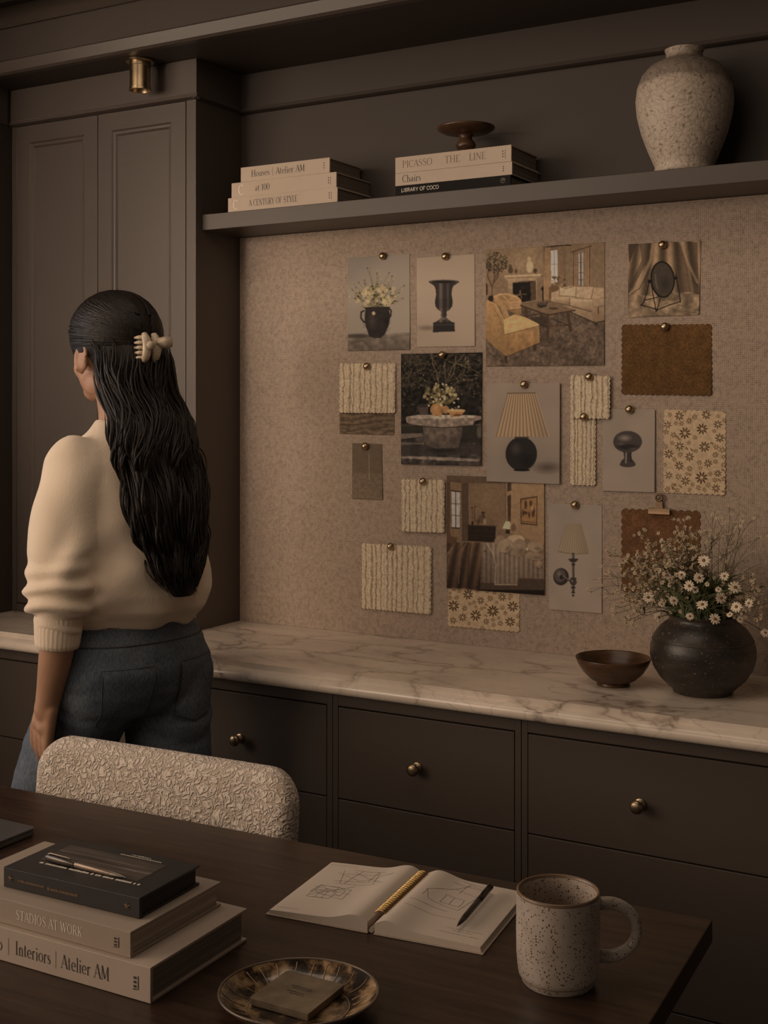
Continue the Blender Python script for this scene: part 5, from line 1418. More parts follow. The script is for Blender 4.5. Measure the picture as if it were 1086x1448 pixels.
# --- floral swatches
def floral(zx, zy, sc, tl, tr_, bl, br, label, flowers, layer, fs=1.0, vis=None):
    p = Pic(zx, zy, sc, tl, tr_, bl, br, res=1.35); p.fill((152, 124, 93)); p.noise(.06, 4)
    r = random.Random(len(flowers))
    for (x, y, q, n) in flowers:
        a0 = r.uniform(0, 1)
        for k in range(n):
            a = a0 + 2 * PI * k / n
            p.ell(x + q * .56 * math.cos(a), y + q * .56 * math.sin(a), q * .34, q * .115, (64, 43, 24), 1, rot=a)
    extra = list(flowers)
    for k in range(400):
        x = r.uniform(min(tl[0], bl[0]) + 4, tr_[0] - 4); y = r.uniform(tl[1] + 4, bl[1] - 4); q = r.uniform(10, 15)
        if all(math.hypot(x - f[0], y - f[1]) > f[2] * .92 + q * .95 for f in extra):
            extra.append((x, y, q, 6)); a0 = r.uniform(0, 1)
            for j in range(6):
                a = a0 + 2 * PI * j / 6; p.ell(x + q * .56 * math.cos(a), y + q * .56 * math.sin(a), q * .34, q * .13, (72, 49, 28), .95, rot=a)
    for k in range(int(26 * fs)):
        x = r.uniform(min(tl[0], bl[0]) + 6, tr_[0] - 6); y = r.uniform(tl[1] + 6, bl[1] - 6)
        if all(math.hypot(x - f[0], y - f[1]) > f[2] + 5 for f in flowers):
            p.ell(x, y, 5, 3, (98, 68, 40), .9, rot=r.uniform(0, 3))
            p.ell(x + 6, y + 4, 5, 3, (98, 68, 40), .9, rot=r.uniform(0, 3))
    p.blur(1); p.make('fabric_swatch', label, 'swatch', GS, layer, pink=.0026, pitch=.012, mat=cloth)
floral(680, 520, 3.017, (785, 182), (1042, 190), (783, 530), (1040, 540), 'cream swatch printed with small brown daisies, right side of the board',
       [(848, 208, 22, 8), (962, 204, 22, 8), (800, 245, 18, 7), (890, 228, 15, 7), (872, 280, 28, 9), (945, 262, 27, 9), (1010, 243, 20, 8), (1018, 300, 22, 8), (850, 335, 22, 8), (805, 368, 22, 8), (955, 338, 26, 9), (892, 380, 22, 8), (1000, 372, 15, 7), (848, 418, 22, 8), (970, 408, 20, 8), (893, 430, 15, 7), (1010, 450, 18, 8), (943, 468, 30, 9), (875, 482, 22, 8), (805, 458, 18, 7), (1003, 512, 20, 8), (915, 298, 12, 6), (800, 515, 14, 6), (930, 510, 13, 6)], 0)
floral(490, 660, 3.62, (525, 560), (882, 600), (522, 812), (882, 842), 'cream swatch printed with brown daisies, half hidden below the bedroom print',
       [(552, 712, 32, 9), (625, 655, 30, 9), (690, 685, 22, 8), (738, 675, 18, 7), (798, 668, 24, 8), (850, 715, 30, 9), (752, 738, 34, 10), (665, 760, 32, 9), (598, 770, 24, 8), (550, 785, 20, 7), (718, 790, 18, 7), (838, 792, 28, 9), (790, 800, 16, 7), (608, 725, 16, 7), (800, 722, 14, 6), (700, 820, 12, 6)], 0)

# --- brown velvet swatches
def velvety(zx, zy, sc, tl, tr_, bl, br, label, layer, c, pk, pt):
    p = Pic(zx, zy, sc, tl, tr_, bl, br, res=1.3); p.fill(c, tuple(x * .94 for x in c)); p.noise(.16, 2); p.noise(.08, 12)
    return p.make('fabric_swatch', label, 'swatch', GS, layer, pink=pk, pitch=pt, mat=velvet, curl=.003)
velvety(670, 330, 2.935, (617, 382), (984, 380), (617, 665), (984, 670), 'ochre brown swatch with pinked edges, under the mirror print', 0, (82, 54, 27), .0026, .012)
velvety(740, 680, 3.62, (508, 148), (900, 160), (508, 560), (900, 580), 'russet brown swatch with scalloped edges hanging from a bulldog clip behind the daisies', 0, (88, 57, 34), .0036, .0155)

# --- brass pins
GN = 'brass dome pins on the board'
m = MB()
m.lathe([(.0, .0048), (.003, .0048), (.0088, .0005), (.0094, .0), (.0092, -.0016), (.0075, -.0046), (.0045, -.0066), (0, -.0074)], seg=28, M=Matrix.Rotation(R(-90), 3, 'X'))
pin0 = None
for (x, y, lb, ly) in ((541, 362, 'print of flowers in a pot', 0), (629.5, 362.5, 'urn print', 0), (937, 346, 'mirror print', 0), (940, 462, 'ochre brown swatch', 0), (518.5, 518, 'ribbed swatch above the veneer sample', 1), (625, 502, 'garden table print', 1),
                   (516, 631, 'narrow taupe swatch', 0), (598, 681, 'small ribbed swatch beside the bedroom print', 2), (552, 773, 'largest ribbed swatch at lower left', 1), (741, 543.5, 'table lamp print', 2), (833, 533, 'short ribbed swatch right of the lamp print', 3),
                   (825.5, 589.5, 'tall narrow ribbed swatch', 3), (890, 579, 'knob print', 1), (813, 714, 'wall sconce print', 0)):
    if pin0 is None: pin0 = o = m.build('push_pin', brass, smooth=60, recalc=False); 
    else: o = pin0.copy(); col.objects.link(o)
    q = on_y(x, y, BY0 - .005 - ly * .0022); o.location = q
    tag(o, 'round brass pin holding the ' + lb, 'pin', GN)

# bulldog clip
q = on_y(933, 722, BY0 - .0035)
cl = empty('bulldog_clip', q, 0, 'brass bulldog clip gripping the russet brown swatch above the daisies', 'clip')
clipm = simple('aged_copper', (.24, .16, .10), .42, metal=1, var=.25)
m = MB(); m.prism([(0, .0055), (-.0035, .006), (-.0075, .001), (-.008, -.007), (-.0065, -.0085), (-.005, -.007), (-.0045, 0), (-.001, .003), (0, .002)], -.0235, .0235); m.build('jaw', clipm, cl, smooth=40)
m = MB(); m.prism([(-.0085, .004), (-.0065, .021), (.0065, .021), (.0085, .004)], -.0048, -.0036, 'y'); m.build('neck', clipm, cl, smooth=0, bevel=.0005)
m = MB(); m.tube([(.0072 * math.cos(a), -.0048, .0285 + .0072 * math.sin(a)) for a in [2 * PI * k / 28 for k in range(28)]], .0024, 8, closed=True); m.build('ring', clipm, cl, smooth=180)
# ------------------------------------------------------------------ the woman
PHI = R(168)
WX, WYP = -1.7066, 1.935
from mathutils.bvhtree import BVHTree
def bake(mb, voxel, smooth_it=6, post=None):
    """union of the closed shapes in mb as one continuous surface"""
    me = bpy.data.meshes.new('tmp'); me.from_pydata(mb.v, [], mb.f)
    bm = bmesh.new(); bm.from_mesh(me); bmesh.ops.remove_doubles(bm, verts=bm.verts, dist=1e-6); bmesh.ops.recalc_face_normals(bm, faces=bm.faces); bm.to_mesh(me); bm.free()
    o = bpy.data.objects.new('tmp', me); col.objects.link(o)
    r = o.modifiers.new('r', 'REMESH'); r.mode = 'VOXEL'; r.voxel_size = voxel; r.adaptivity = 0
    s = o.modifiers.new('s', 'SMOOTH'); s.iterations = smooth_it; s.factor = .5
    dg = bpy.context.evaluated_depsgraph_get(); dg.update()
    out = bpy.data.meshes.new_from_object(o.evaluated_get(dg))
    bpy.data.objects.remove(o); bpy.data.meshes.remove(me)
    n = len(out.vertices); co = np.empty(n * 3); out.vertices.foreach_get('co', co); no = np.empty(n * 3)
    out.vertices.foreach_get('normal', no); co = co.reshape(-1, 3); no = no.reshape(-1, 3)
    if post is not None:
        d = post(co, no); co = co + no * d[:, None]; out.vertices.foreach_set('co', co.ravel()); out.update()
    out.polygons.foreach_set('use_smooth', [True] * len(out.polygons))
    return out
def mesh_obj(name, me, mat, parent):
    me.name = name; me.materials.clear(); me.materials.append(mat)
    o = bpy.data.objects.new(name, me); col.objects.link(o); o.parent = parent; return o
def loft(mb, rings, seg=36, e=1.0):
    """rings: (x, y, z, rx, ry)"""
    vs = []
    for (x, y, z, rx, ry) in rings:
        for k in range(seg):
            a = 2 * PI * k / seg; c, s = math.cos(a), math.sin(a)
            vs.append((x + math.copysign(abs(c) ** e, c) * rx, y + math.copysign(abs(s) ** e, s) * ry, z))
    n = len(rings); fs = []
    for k in range(n - 1):
        for i in range(seg):
            j = (i + 1) % seg; fs.append((k * seg + i, k * seg + j, (k + 1) * seg + j, (k + 1) * seg + i))
    fs.append(tuple(range(seg - 1, -1, -1))); fs.append(tuple((n - 1) * seg + i for i in range(seg)))
    mb.add(vs, fs)
def limb(mb, pts, rad, seg=20, sub=6):
    """smooth tapered limb through joints"""
    P = [Vector(p) for p in pts]; q = []; rr_ = []
    for i in range(len(P) - 1):
        p0 = P[max(i - 1, 0)]; p1 = P[i]; p2 = P[i + 1]; p3 = P[min(i + 2, len(P) - 1)]
        for k in range(sub):
            t = k / sub
            q.append(.5 * ((2 * p1) + (p2 - p0) * t + (2 * p0 - 5 * p1 + 4 * p2 - p3) * t * t + (3 * p1 - p0 - 3 * p2 + p3) * t ** 3))
            s = t * t * (3 - 2 * t); rr_.append(rad[i] * (1 - s) + rad[i + 1] * s)
    q.append(P[-1]); rr_.append(rad[-1])
    mb.tube(q, rr_, seg)
    mb.ball(q[0], rr_[0] * .98, 16, 10); mb.ball(q[-1], rr_[-1] * .98, 16, 10)
def nz(co, sx, sy, sz, seed=0):
    return np.array([mnoise.noise(Vector((p[0] * sx + seed, p[1] * sy, p[2] * sz))) for p in co])

skin = simple('skin', (.42, .235, .145), .5, var=.06, vscale=20, spec=.35)
skin.node_tree.nodes['Principled BSDF'].inputs['Subsurface Weight'].default_value = .12
skin.node_tree.nodes['Principled BSDF'].inputs['Subsurface Radius'].default_value = (.02, .008, .004)
def knit():
    mt, nt, b = nmat('cream_knit')
    v = coords(nt)
    n = N(nt, 'ShaderNodeTexNoise'); n.inputs['Scale'].default_value = 260; n.inputs['Detail'].default_value = 2; L(nt, v, n.inputs['Vector'])
    n2 = N(nt, 'ShaderNodeTexNoise'); n2.inputs['Scale'].default_value = 6; L(nt, v, n2.inputs['Vector'])
    L(nt, ramp(nt, n2.outputs['Fac'], [(.3, (.78, .63, .48)), (.7, (.86, .71, .55))]), b.inputs['Base Color'])
    b.inputs['Roughness'].default_value = .9; b.inputs['Sheen Weight'].default_value = .25; b.inputs['Specular IOR Level'].default_value = .2
    bump(nt, b, n.outputs['Fac'], .45, .0015); return mt
knit_m = knit()
def denim():
    mt, nt, b = nmat('blue_denim')
    v = coords(nt)
    n = N(nt, 'ShaderNodeTexNoise'); n.inputs['Scale'].default_value = 7; n.inputs['Detail'].default_value = 5; L(nt, v, n.inputs['Vector'])
    n2 = N(nt, 'ShaderNodeTexNoise'); n2.inputs['Scale'].default_value = 420; n2.inputs['Detail'].default_value = 1; L(nt, coords(nt, (1, 1, .25)), n2.inputs['Vector'])
    c1 = ramp(nt, n.outputs['Fac'], [(.3, (.090, .108, .135)), (.7, (.165, .19, .225))])
    c2 = ramp(nt, n2.outputs['Fac'], [(.35, (.7, .7, .7)), (.65, (1.15, 1.15, 1.15))])
    m_ = N(nt, 'ShaderNodeMix', data_type='RGBA', blend_type='MULTIPLY'); m_.inputs[0].default_value = 1; L(nt, c1, m_.inputs[6]); L(nt, c2, m_.inputs[7])
    L(nt, m_.outputs[2], b.inputs['Base Color']); b.inputs['Roughness'].default_value = .85; b.inputs['Specular IOR Level'].default_value = .2
    bump(nt, b, n2.outputs['Fac'], .3, .0008); return mt
denim_m = denim()
def hairmat():
    mt, nt, b = nmat('black_hair')
    n = N(nt, 'ShaderNodeTexNoise'); n.inputs['Scale'].default_value = 1; n.inputs['Detail'].default_value = 5; L(nt, coords(nt, (420, 420, 14)), n.inputs['Vector'])
    L(nt, ramp(nt, n.outputs['Fac'], [(.3, (.006, .0045, .004)), (.75, (.026, .017, .013))]), b.inputs['Base Color'])
    b.inputs['Roughness'].default_value = .5; b.inputs['Specular IOR Level'].default_value = .32
    bump(nt, b, n.outputs['Fac'], .5, .0015); return mt
hair_m = hairmat()

wom = empty('person', (WX, WYP, 0), PHI, 'woman in cream sweater and blue jeans seen from behind, walking left past the cabinets', 'person')
# ---- body : one continuous surface
b_ = MB()
loft(b_, [(0, 0, .86, .07, .12), (0, 0, .90, .095, .15), (0, 0, .96, .095, .145), (.005, 0, 1.04, .085, .12), (.005, 0, 1.12, .088, .125), (.01, 0, 1.22, .088, .125), (.01, 0, 1.30, .075, .118), (.012, 0, 1.345, .055, .085), (.018, 0, 1.372, .045, .065), (.024, 0, 1.39, .042, .05)], 32)
limb(b_, [(.020, 0, 1.33), (.030, 0, 1.41), (.045, 0, 1.49)], [.052, .046, .048])
# head
b_.ball((.052, 0, 1.555), 1, 32, 24, (.094, .073, .096))
b_.ball((.085, 0, 1.495), 1, 28, 20, (.058, .054, .064))
b_.ball((.112, 0, 1.452), 1, 20, 14, (.027, .030, .022))
for s in (-1, 1):
    b_.ball((.112, .030 * s, 1.500), 1, 18, 12, (.024, .024, .024))          # cheeks
    b_.ball((.058, .046 * s, 1.470), 1, 18, 12, (.032, .014, .026))          # jaw corner
    b_.ball((.128, .028 * s, 1.552), 1, 16, 10, (.014, .022, .008))          # brow
    # ear : rim and lobe
    b_.tube([(.052 + .019 * math.cos(a) , s * (.074 + .008 + .004 * math.cos(a + 2)), 1.520 + .029 * math.sin(a)) for a in [R(-70 + 250 * k / 14) for k in range(15)]], [.0050] * 15, 8)
    b_.ball((.052, s * .075, 1.516), 1, 16, 12, (.014, .007, .025)); b_.ball((.058, s * .076, 1.493), 1, 12, 8, (.008, .006, .009))
b_.tube([(.143, 0, 1.545), (.152, 0, 1.528), (.163, 0, 1.509), (.150, 0, 1.502)], [.008, .009, .011, .010], 12)   # nose
b_.ball((.156, .008, 1.506), 1, 10, 8, (.009, .008, .007)); b_.ball((.156, -.008, 1.506), 1, 10, 8, (.009, .008, .007))
b_.tube([(.136, -.022, 1.481), (.146, -.010, 1.484), (.148, 0, 1.4835), (.146, .010, 1.484), (.136, .022, 1.481)], [.004, .0065, .0065, .0065, .004], 10)
b_.tube([(.134, -.018, 1.473), (.144, -.008, 1.472), (.145, .008, 1.472), (.134, .018, 1.473)], [.004, .007, .007, .004], 10)
# arms
ARM = {1: [(.004, .122, 1.305), (-.015, .158, 1.21), (-.032, .182, 1.09), (-.035, .192, .98), (-.005, .195, .855)],
       -1: [(.010, -.108, 1.300), (.028, -.132, 1.21), (.055, -.146, 1.09), (.085, -.155, .98), (.14, -.145, .88)]}
for s in (1, -1):
    limb(b_, ARM[s], [.042, .038, .036, .034, .0245])
def hand(mb, W, fwd, dn, pn):
    """W wrist, fwd = thumb side, dn = along the hand, pn = direction the palm faces"""
    W = Vector(W); f, d, n = [Vector(a).normalized() for a in (fwd, dn, pn)]
    P = lambda a, b, c: W + f * a + d * b + n * c
    limb(mb, [P(0, -.01, 0), P(0, .02, 0)], [.024, .024], 14, 3)
    for k, (a, ln) in enumerate(((-.029, .058), (-.011, .068), (.009, .074), (.028, .066))):
        a0 = a * .62
        limb(mb, [P(a0, .012, 0), P(a, .078, .001)], [.0135, .0105], 12, 4)
        c = .006 + .004 * k * 0
        limb(mb, [P(a, .076, .001), P(a * 1.06, .076 + ln * .42, .006), P(a * 1.08, .076 + ln * .74, .017), P(a * 1.06, .076 + ln * .97, .030)], [.0098, .0088, .0080, .0066], 12, 4)
    limb(mb, [P(.010, .015, .006), P(.034, .042, .014), P(.044, .070, .020), P(.044, .096, .025)], [.0145, .0125, .0102, .0078], 12, 4)
    for (x0, y0) in ((-.010, .05), (.010, .05)): mb.ball(P(x0, y0, 0), .018, 14, 10)
hand(b_, ARM[1][-1], (.93, -.1, .35), (.30, .02, -.95), (.0, -1, 0))
hand(b_, ARM[-1][-1], (.8, .1, .6), (.6, 0, -.8), (0, 1, 0))
# legs
LEG = {1: [(.0, .082, .90), (.10, .085, .72), (.215, .085, .50), (.235, .085, .30), (.225, .085, .10)],
       -1: [(.0, -.082, .90), (-.015, -.083, .70), (-.04, -.085, .50), (-.16, -.085, .32), (-.29, -.085, .155)]}
for s in (1, -1): limb(b_, LEG[s], [.085, .075, .052, .050, .034])
limb(b_, [(.225, .085, .09), (.26, .085, .05), (.33, .085, .035)], [.034, .035, .024]); limb(b_, [(-.29, -.085, .15), (-.29, -.085, .09), (-.225, -.085, .035)], [.034, .035, .026])
body = mesh_obj('body', bake(b_, .0042, 4), skin, wom)
eye_w = simple('eye', (.6, .55, .5), .2); 
for s in (-1, 1):
    m = MB(); m.ball((.1315, .028 * s, 1.532), .0115, 16, 12); m.mi = 1; m.ball((.1395, .028 * s, 1.532), .0052, 12, 8)
    m.build('eye', [eye_w, black_ink], wom, smooth=180)
# ---- jeans
j_ = MB()
loft(j_, [(0, 0, .80, .085, .135), (-.004, 0, .85, .112, .165), (-.008, 0, .90, .118, .172), (-.006, 0, .95, .110, .160), (0, 0, .99, .098, .142), (0, 0, 1.03, .094, .136)], 40, .92)
limb(j_, [(-.004, .084, .88), (.09, .088, .72), (.205, .088, .50), (.225, .088, .30), (.215, .088, .12)], [.098, .090, .074, .076, .082], 26)
limb(j_, [(-.012, -.084, .88), (-.022, -.086, .70), (-.045, -.088, .50), (-.165, -.088, .33), (-.275, -.088, .20)], [.098, .088, .074, .074, .080], 26)
def jfold(co, no):
    a = nz(co, 6, 6, 26, 3) * .0035 + nz(co, 22, 22, 60, 8) * .0012
    creases = np.exp(-((co[:, 2] - .84 - co[:, 0] * .5) / .012) ** 2) * .004 + np.exp(-((co[:, 2] - .80 - co[:, 0] * .6) / .012) ** 2) * .003
    return a - creases
jm = bake(j_, .0055, 6, jfold); jeans = mesh_obj('jeans', jm, denim_m, wom)
bvh = BVHTree.FromPolygons([v.co.copy() for v in jm.vertices], [tuple(p.vertices) for p in jm.polygons])
def proj(y, z, off):
    h = bvh.ray_cast(Vector((-.6, y, z)), Vector((1, 0, 0)))
    return (h[0] + h[1] * off) if h[0] is not None else Vector((-.1, y, z))
stitch = simple('denim_stitch', (.075, .075, .08), .7)
for s in (1, -1):
    m = MB(); cy = .082 * s
    def pk_(u, v):
        w_ = .046 + .008 * v
        return proj(cy + (u - .5) * 2 * w_ * .92, .912 - (1 - v) * .110 - (.018 * (1 - abs(u - .5) * 2) if v < .02 else 0), .0035)
    m.grid(pk_, 16, 16); m.build('back_pocket', denim_m, jeans, smooth=180)
    m = MB()
    ol = [pk_(u / 10, 1) for u in range(11)] + [pk_(1, v / 10) for v in range(9, -1, -1)] + [pk_(u / 10, 0) for u in range(9, -1, -1)] + [pk_(0, v / 10) for v in range(1, 10)]
    m.tube([p_ + Vector((-.0004, 0, 0)) for p_ in ol], .0009, 5, closed=True); m.build('pocket_seam', stitch, jeans, smooth=180)
m = MB()
for z_ in (.990, .955):
    ring = []
    for k in range(60):
        a = 2 * PI * k / 60; d = Vector((math.cos(a), math.sin(a), 0)); h = bvh.ray_cast(Vector((0, 0, z_)) + d * .5, -d)
        if h[0] is not None: ring.append(h[0] + h[1] * .001)
    m.tube(ring, .0016, 6, closed=True)
m.build('waist_seam', stitch, jeans, smooth=180)
# ---- sweater
s_ = MB()
loft(s_, [(0, 0, .982, .104, .145), (0, 0, .995, .112, .152), (-.004, .0, 1.015, .128, .166), (-.006, 0, 1.05, .134, .172), (-.002, 0, 1.12, .128, .168), (.004, 0, 1.20, .118, .162), (.008, 0, 1.27, .106, .158), (.010, 0, 1.315, .092, .146), (.012, 0, 1.345, .078, .118), (.016, 0, 1.366, .060, .080), (.020, 0, 1.382, .054, .062), (.024, 0, 1.392, .050, .054)], 44, .95)
limb(s_, [(.004, .118, 1.298), (-.010, .150, 1.24), (-.024, .174, 1.15), (-.032, .186, 1.08), (-.036, .191, 1.04), (-.037, .192, 1.015)], [.066, .062, .062, .066, .062, .045], 26)
limb(s_, [(.010, -.106, 1.298), (.022, -.126, 1.24), (.044, -.142, 1.15), (.062, -.150, 1.07), (.078, -.154, 1.01)], [.066, .062, .060, .062, .048], 26)
def sfold(co, no):
    x, y, z = co[:, 0], co[:, 1], co[:, 2]
    arm = np.clip((y - .125) / .04, 0, 1)
    low = np.clip((1.15 - z) / .08, 0, 1)
    f = arm * low * (np.sin(z * 165 + 6 * nz(co, 7, 7, 5, 2)) * .0055)
    dg_ = np.sin((z * .8 + y * 1.1 + x * .35) * 48 + 4.5 * nz(co, 5, 5, 5, 5)) * .0085 * (1 - arm * low)
    dg_ *= np.clip(.35 + 1.3 * nz(co, 7, 7, 4, 9), 0, 1)
    return f + dg_ + nz(co, 14, 14, 9, 4) * .004
sweater = mesh_obj('sweater', bake(s_, .0055, 7, sfold), knit_m, wom)
m = MB()
def cuff(C0, C1, r0, r1):
    C0, C1 = Vector(C0), Vector(C1); d = (C1 - C0).normalized(); a = d.orthogonal().normalized(); b = d.cross(a)
    n = 96; vs = []
    lv = [(0, r0), (.15, r0 * 1.03), (.85, r1), (1, r1 * .97), (1.0, r1 * .88), (.6, r1 * .86)]
    for t, r_ in lv:
        for k in range(n):
            an = 2 * PI * k / n; q = r_ * (1 + .018 * math.sin(an * 32)); vs.append(C0.lerp(C1, t) + (a * math.cos(an) + b * math.sin(an)) * q)
    fs = [(k * n + i, k * n + (i + 1) % n, (k + 1) * n + (i + 1) % n, (k + 1) * n + i) for k in range(len(lv) - 1) for i in range(n)]
    m.add(vs, fs)
cuff((-.037, .192, 1.022), (-.032, .193, .962), .0445, .042); m.build('cuff', knit_m, sweater, smooth=180)
m = MB(); cuff((.072, -.158, 1.02), (.092, -.154, .962), .0445, .042); m.build('cuff', knit_m, sweater, smooth=180)
# ---- shoes
shoe_m = simple('dark_leather', (.03, .022, .018), .4)
for (x, y, tilt) in ((.262, .085, 0), (-.262, -.085, 1)):
    m = MB()
    if not tilt: loft(m, [(x, y, 0.001, .125, .042), (x, y, .02, .128, .044), (x - .005, y, .045, .118, .040), (x - .035, y, .075, .075, .036), (x - .045, y, .10, .048, .036)], 28)
    else:
        limb(m, [(-.305, -.085, .17), (-.30, -.085, .095), (-.235, -.085, .038), (-.17, -.085, .022)], [.040, .044, .036, .022], 18)
    mesh_obj('shoe', bake(m, .005, 3), shoe_m, wom)
# ---- hair
HP = [(.030, 0, 1.565, .098, .090), (-.002, .000, 1.51, .088, .090), (-.028, .000, 1.45, .068, .090), (-.068, .000, 1.385, .056, .094), (-.100, .002, 1.32, .050, .098), (-.120, .002, 1.24, .047, .094), (-.132, -.006, 1.16, .043, .082), (-.142, -.010, 1.10, .036, .060), (-.148, -.020, 1.045, .016, .030)]
def hp(t):
    t = max(0, min(.9999, t)) * (len(HP) - 1); i = int(t); f = t - i; f = f * f * (3 - 2 * f) if False else f
    return [HP[i][k] * (1 - f) + HP[i + 1][k] * f for k in range(5)]
h_ = MB()
n = 33; rings = []
for i in range(n):
    q = hp(i / (n - 1)); rings.append((q[0], q[1], q[2], q[3] * .80, q[4] * .82))
loft(h_, rings, 30)
h_.ball((.047, 0, 1.566), 1, 36, 26, (.105, .0885, .0925))
hm = bake(h_, .0045, 5)
# open the face : keep only hair behind the hairline
bm = bmesh.new(); bm.from_mesh(hm)
def face_zone(c):
    x, y, z = c
    if z < 1.525 + max(0, (.085 - x)) * .10 and x > .030: return z < 1.500 + (x - .03) * .16 + (.018 if x > .1 else 0) or (x > .035 and x < .070 and z < 1.545) 
    if x > .115 and z < 1.60 and abs(y) < .062: return True
    return False
dele = [f for f in bm.faces if face_zone(f.calc_center_median())]
bmesh.ops.delete(bm, geom=dele, context='FACES'); bm.to_mesh(hm); bm.free()
hair = mesh_obj('hair', hm, hair_m, wom)
rnd = random.Random(21)
m = MB()
for k in range(900):          # long wavy locks
    a = rnd.uniform(0, 2 * PI); t0 = rnd.uniform(.0, .35); t1 = rnd.uniform(.80, 1.0) if rnd.random() < .65 else rnd.uniform(t0 + .25, .95)
    rf = rnd.uniform(.80, 1.0); ph = rnd.uniform(0, 6.28); fr = rnd.uniform(20, 32); amp = rnd.uniform(.003, .011); pts = []; rad = []
    if rnd.random() < .12: amp *= 1.6; rf += .03
    nn = 30; R0 = rnd.uniform(.0013, .0034); clump = math.sin(a * 7) * .9
    for i in range(nn):
        f = i / (nn - 1); t = t0 + (t1 - t0) * f; q = hp(t)
        wv = t * 24 + clump + ph * .35
        aa = a + .11 * math.sin(wv * .8)
        g = rf * (1.0 if t < .9 else 1 - (t - .9) * 1.2)
        w_ = amp * min(1, max(0, (t - .22) * 3.5))
        pts.append((q[0] + q[3] * g * math.cos(aa) + w_ * math.sin(wv), q[1] + q[4] * g * math.sin(aa) + w_ * 1.4 * math.cos(wv * 1.07), q[2] + .004 * math.sin(wv + ph)))
        rad.append(R0 * min(1, f * 8 + .1) * min(1, (1 - f) * 4 + .06))
    if any((p_[2] < 1.535 and p_[2] > 1.46 and p_[0] > .018) or (p_[2] <= 1.46 and p_[0] > .03) for p_ in pts): continue
    m.tube(pts, rad, 5)
for k in range(900):          # combed strands from hairline to the clip
    up = rnd.uniform(0, 1); s = rnd.choice((-1, 1)); ph0 = rnd.uniform(0, 1) * R(150)
    th0 = R(-14) + R(104) * up; pts = []; rad = []
    if ph0 > R(60): th0 = max(th0, R(-30)); 
    elif ph0 > R(35): th0 = max(th0, R(4))
    else: th0 = max(th0, R(28))
    R0 = rnd.uniform(.0011, .0022)
    for i in range(14):
        f = i / 13; e = f * f * (3 - 2 * f)
        th = th0 * (1 - e) + R(-14 + 34 * up) * e
        phi = s * (ph0 * (1 - e) + R(172) * e)
        if up > .75: th = th0 + (R(180) - th0 * 2) * 0 ; th = th0 * (1 - e) + R(25) * e
        r_ = 1.0 + .004 * math.sin(f * 9 + k)
        pts.append((.047 + .106 * math.cos(th) * math.cos(phi) * r_, .0895 * math.cos(th) * math.sin(phi) * r_, 1.566 + .0935 * math.sin(th) * r_))
        rad.append(R0 * min(1, f * 6 + .2))
    m.tube(pts, rad, 4)
m.build('hair_strands', hair_m, hair, smooth=180)
# ---- claw clip
clip_m = simple('cloudy_horn', (.66, .53, .38), .3, var=.3, vscale=60); clip_m.node_tree.nodes['Principled BSDF'].inputs['Transmission Weight'].default_value = .15
ck = bpy.data.objects.new('hair_clip', None)
m = MB()
C = Vector((-.072, .014, 1.537))
for s in (-1, 1):
    for i in range(9):
        f = i / 8 - .5
        P_ = Vector((C.x - .010 - .010 * (1 - (2 * f) ** 2), C.y + s * .012, C.z + f * .056))
        if i == 0: row = []
        row.append(P_)
    m.tube(row, [.006, .0085, .0092, .0096, .0098, .0096, .0092, .0085, .006], 12, flat=.75)
    for i in range(5):
        zt = C.z + (i / 4 - .5) * .040
        m.tube([(C.x - .012, C.y + s * .014, zt), (C.x - .004, C.y + s * .021, zt), (C.x + .010, C.y + s * .020, zt)], [.0048, .0042, .002], 8)
m.tube([(C.x - .020, C.y - .010, C.z + .010), (C.x - .030, C.y - .022, C.z + .011), (C.x - .034, C.y - .036, C.z + .012)], [.008, .0105, .0095], 12, flat=1.1)
m.tube([(C.x - .020, C.y + .008, C.z + .004), (C.x - .032, C.y + .010, C.z + .005)], [.009, .008], 12)
m.build('hair_clip', clip_m, wom, smooth=180)
bpy.data.objects.remove(ck)
# ------------------------------------------------------------------ flowers in the round vase
petal_m = simple('cream_petals', (.78, .65, .49), .7, var=.08); petal_m.node_tree.nodes['Principled BSDF'].inputs['Subsurface Weight'].default_value = 0
bud_m = simple('cream_buds', (.62, .50, .345), .7, var=.15)
eye_m = simple('daisy_centre', (.24, .125, .04), .8)
stem_m = simple('stem_green', (.085, .075, .030), .7, var=.3, vscale=40)
stem2_m = simple('stem_brown', (.11, .10, .048), .7, var=.25, vscale=40)
leaf_m = simple('leaf_green', (.072, .080, .026), .6, var=.4, vscale=30)
RZ = CZ + .148
fr = random.Random(17)
def Z2(x, y, Y): return on_y(820 + x / 4.083, 700 + y / 4.083, Y)
def mouth(r=.05):
    a = fr.uniform(0, 2 * PI); q = r * math.sqrt(fr.random())
    return Vector((VX + q * math.cos(a), VY + q * math.sin(a), RZ - .012))
def bez(A, B, lift=.4, n=9):
    A, B = Vector(A), Vector(B); d = B - A
    M = A + Vector((d.x * .30, d.y * .30, max(d.z, .02) * .62 + d.xy.length * .25))
    return [A * (1 - t) ** 2 + M * 2 * t * (1 - t) + B * t * t for t in [i / (n - 1) for i in range(n)]]
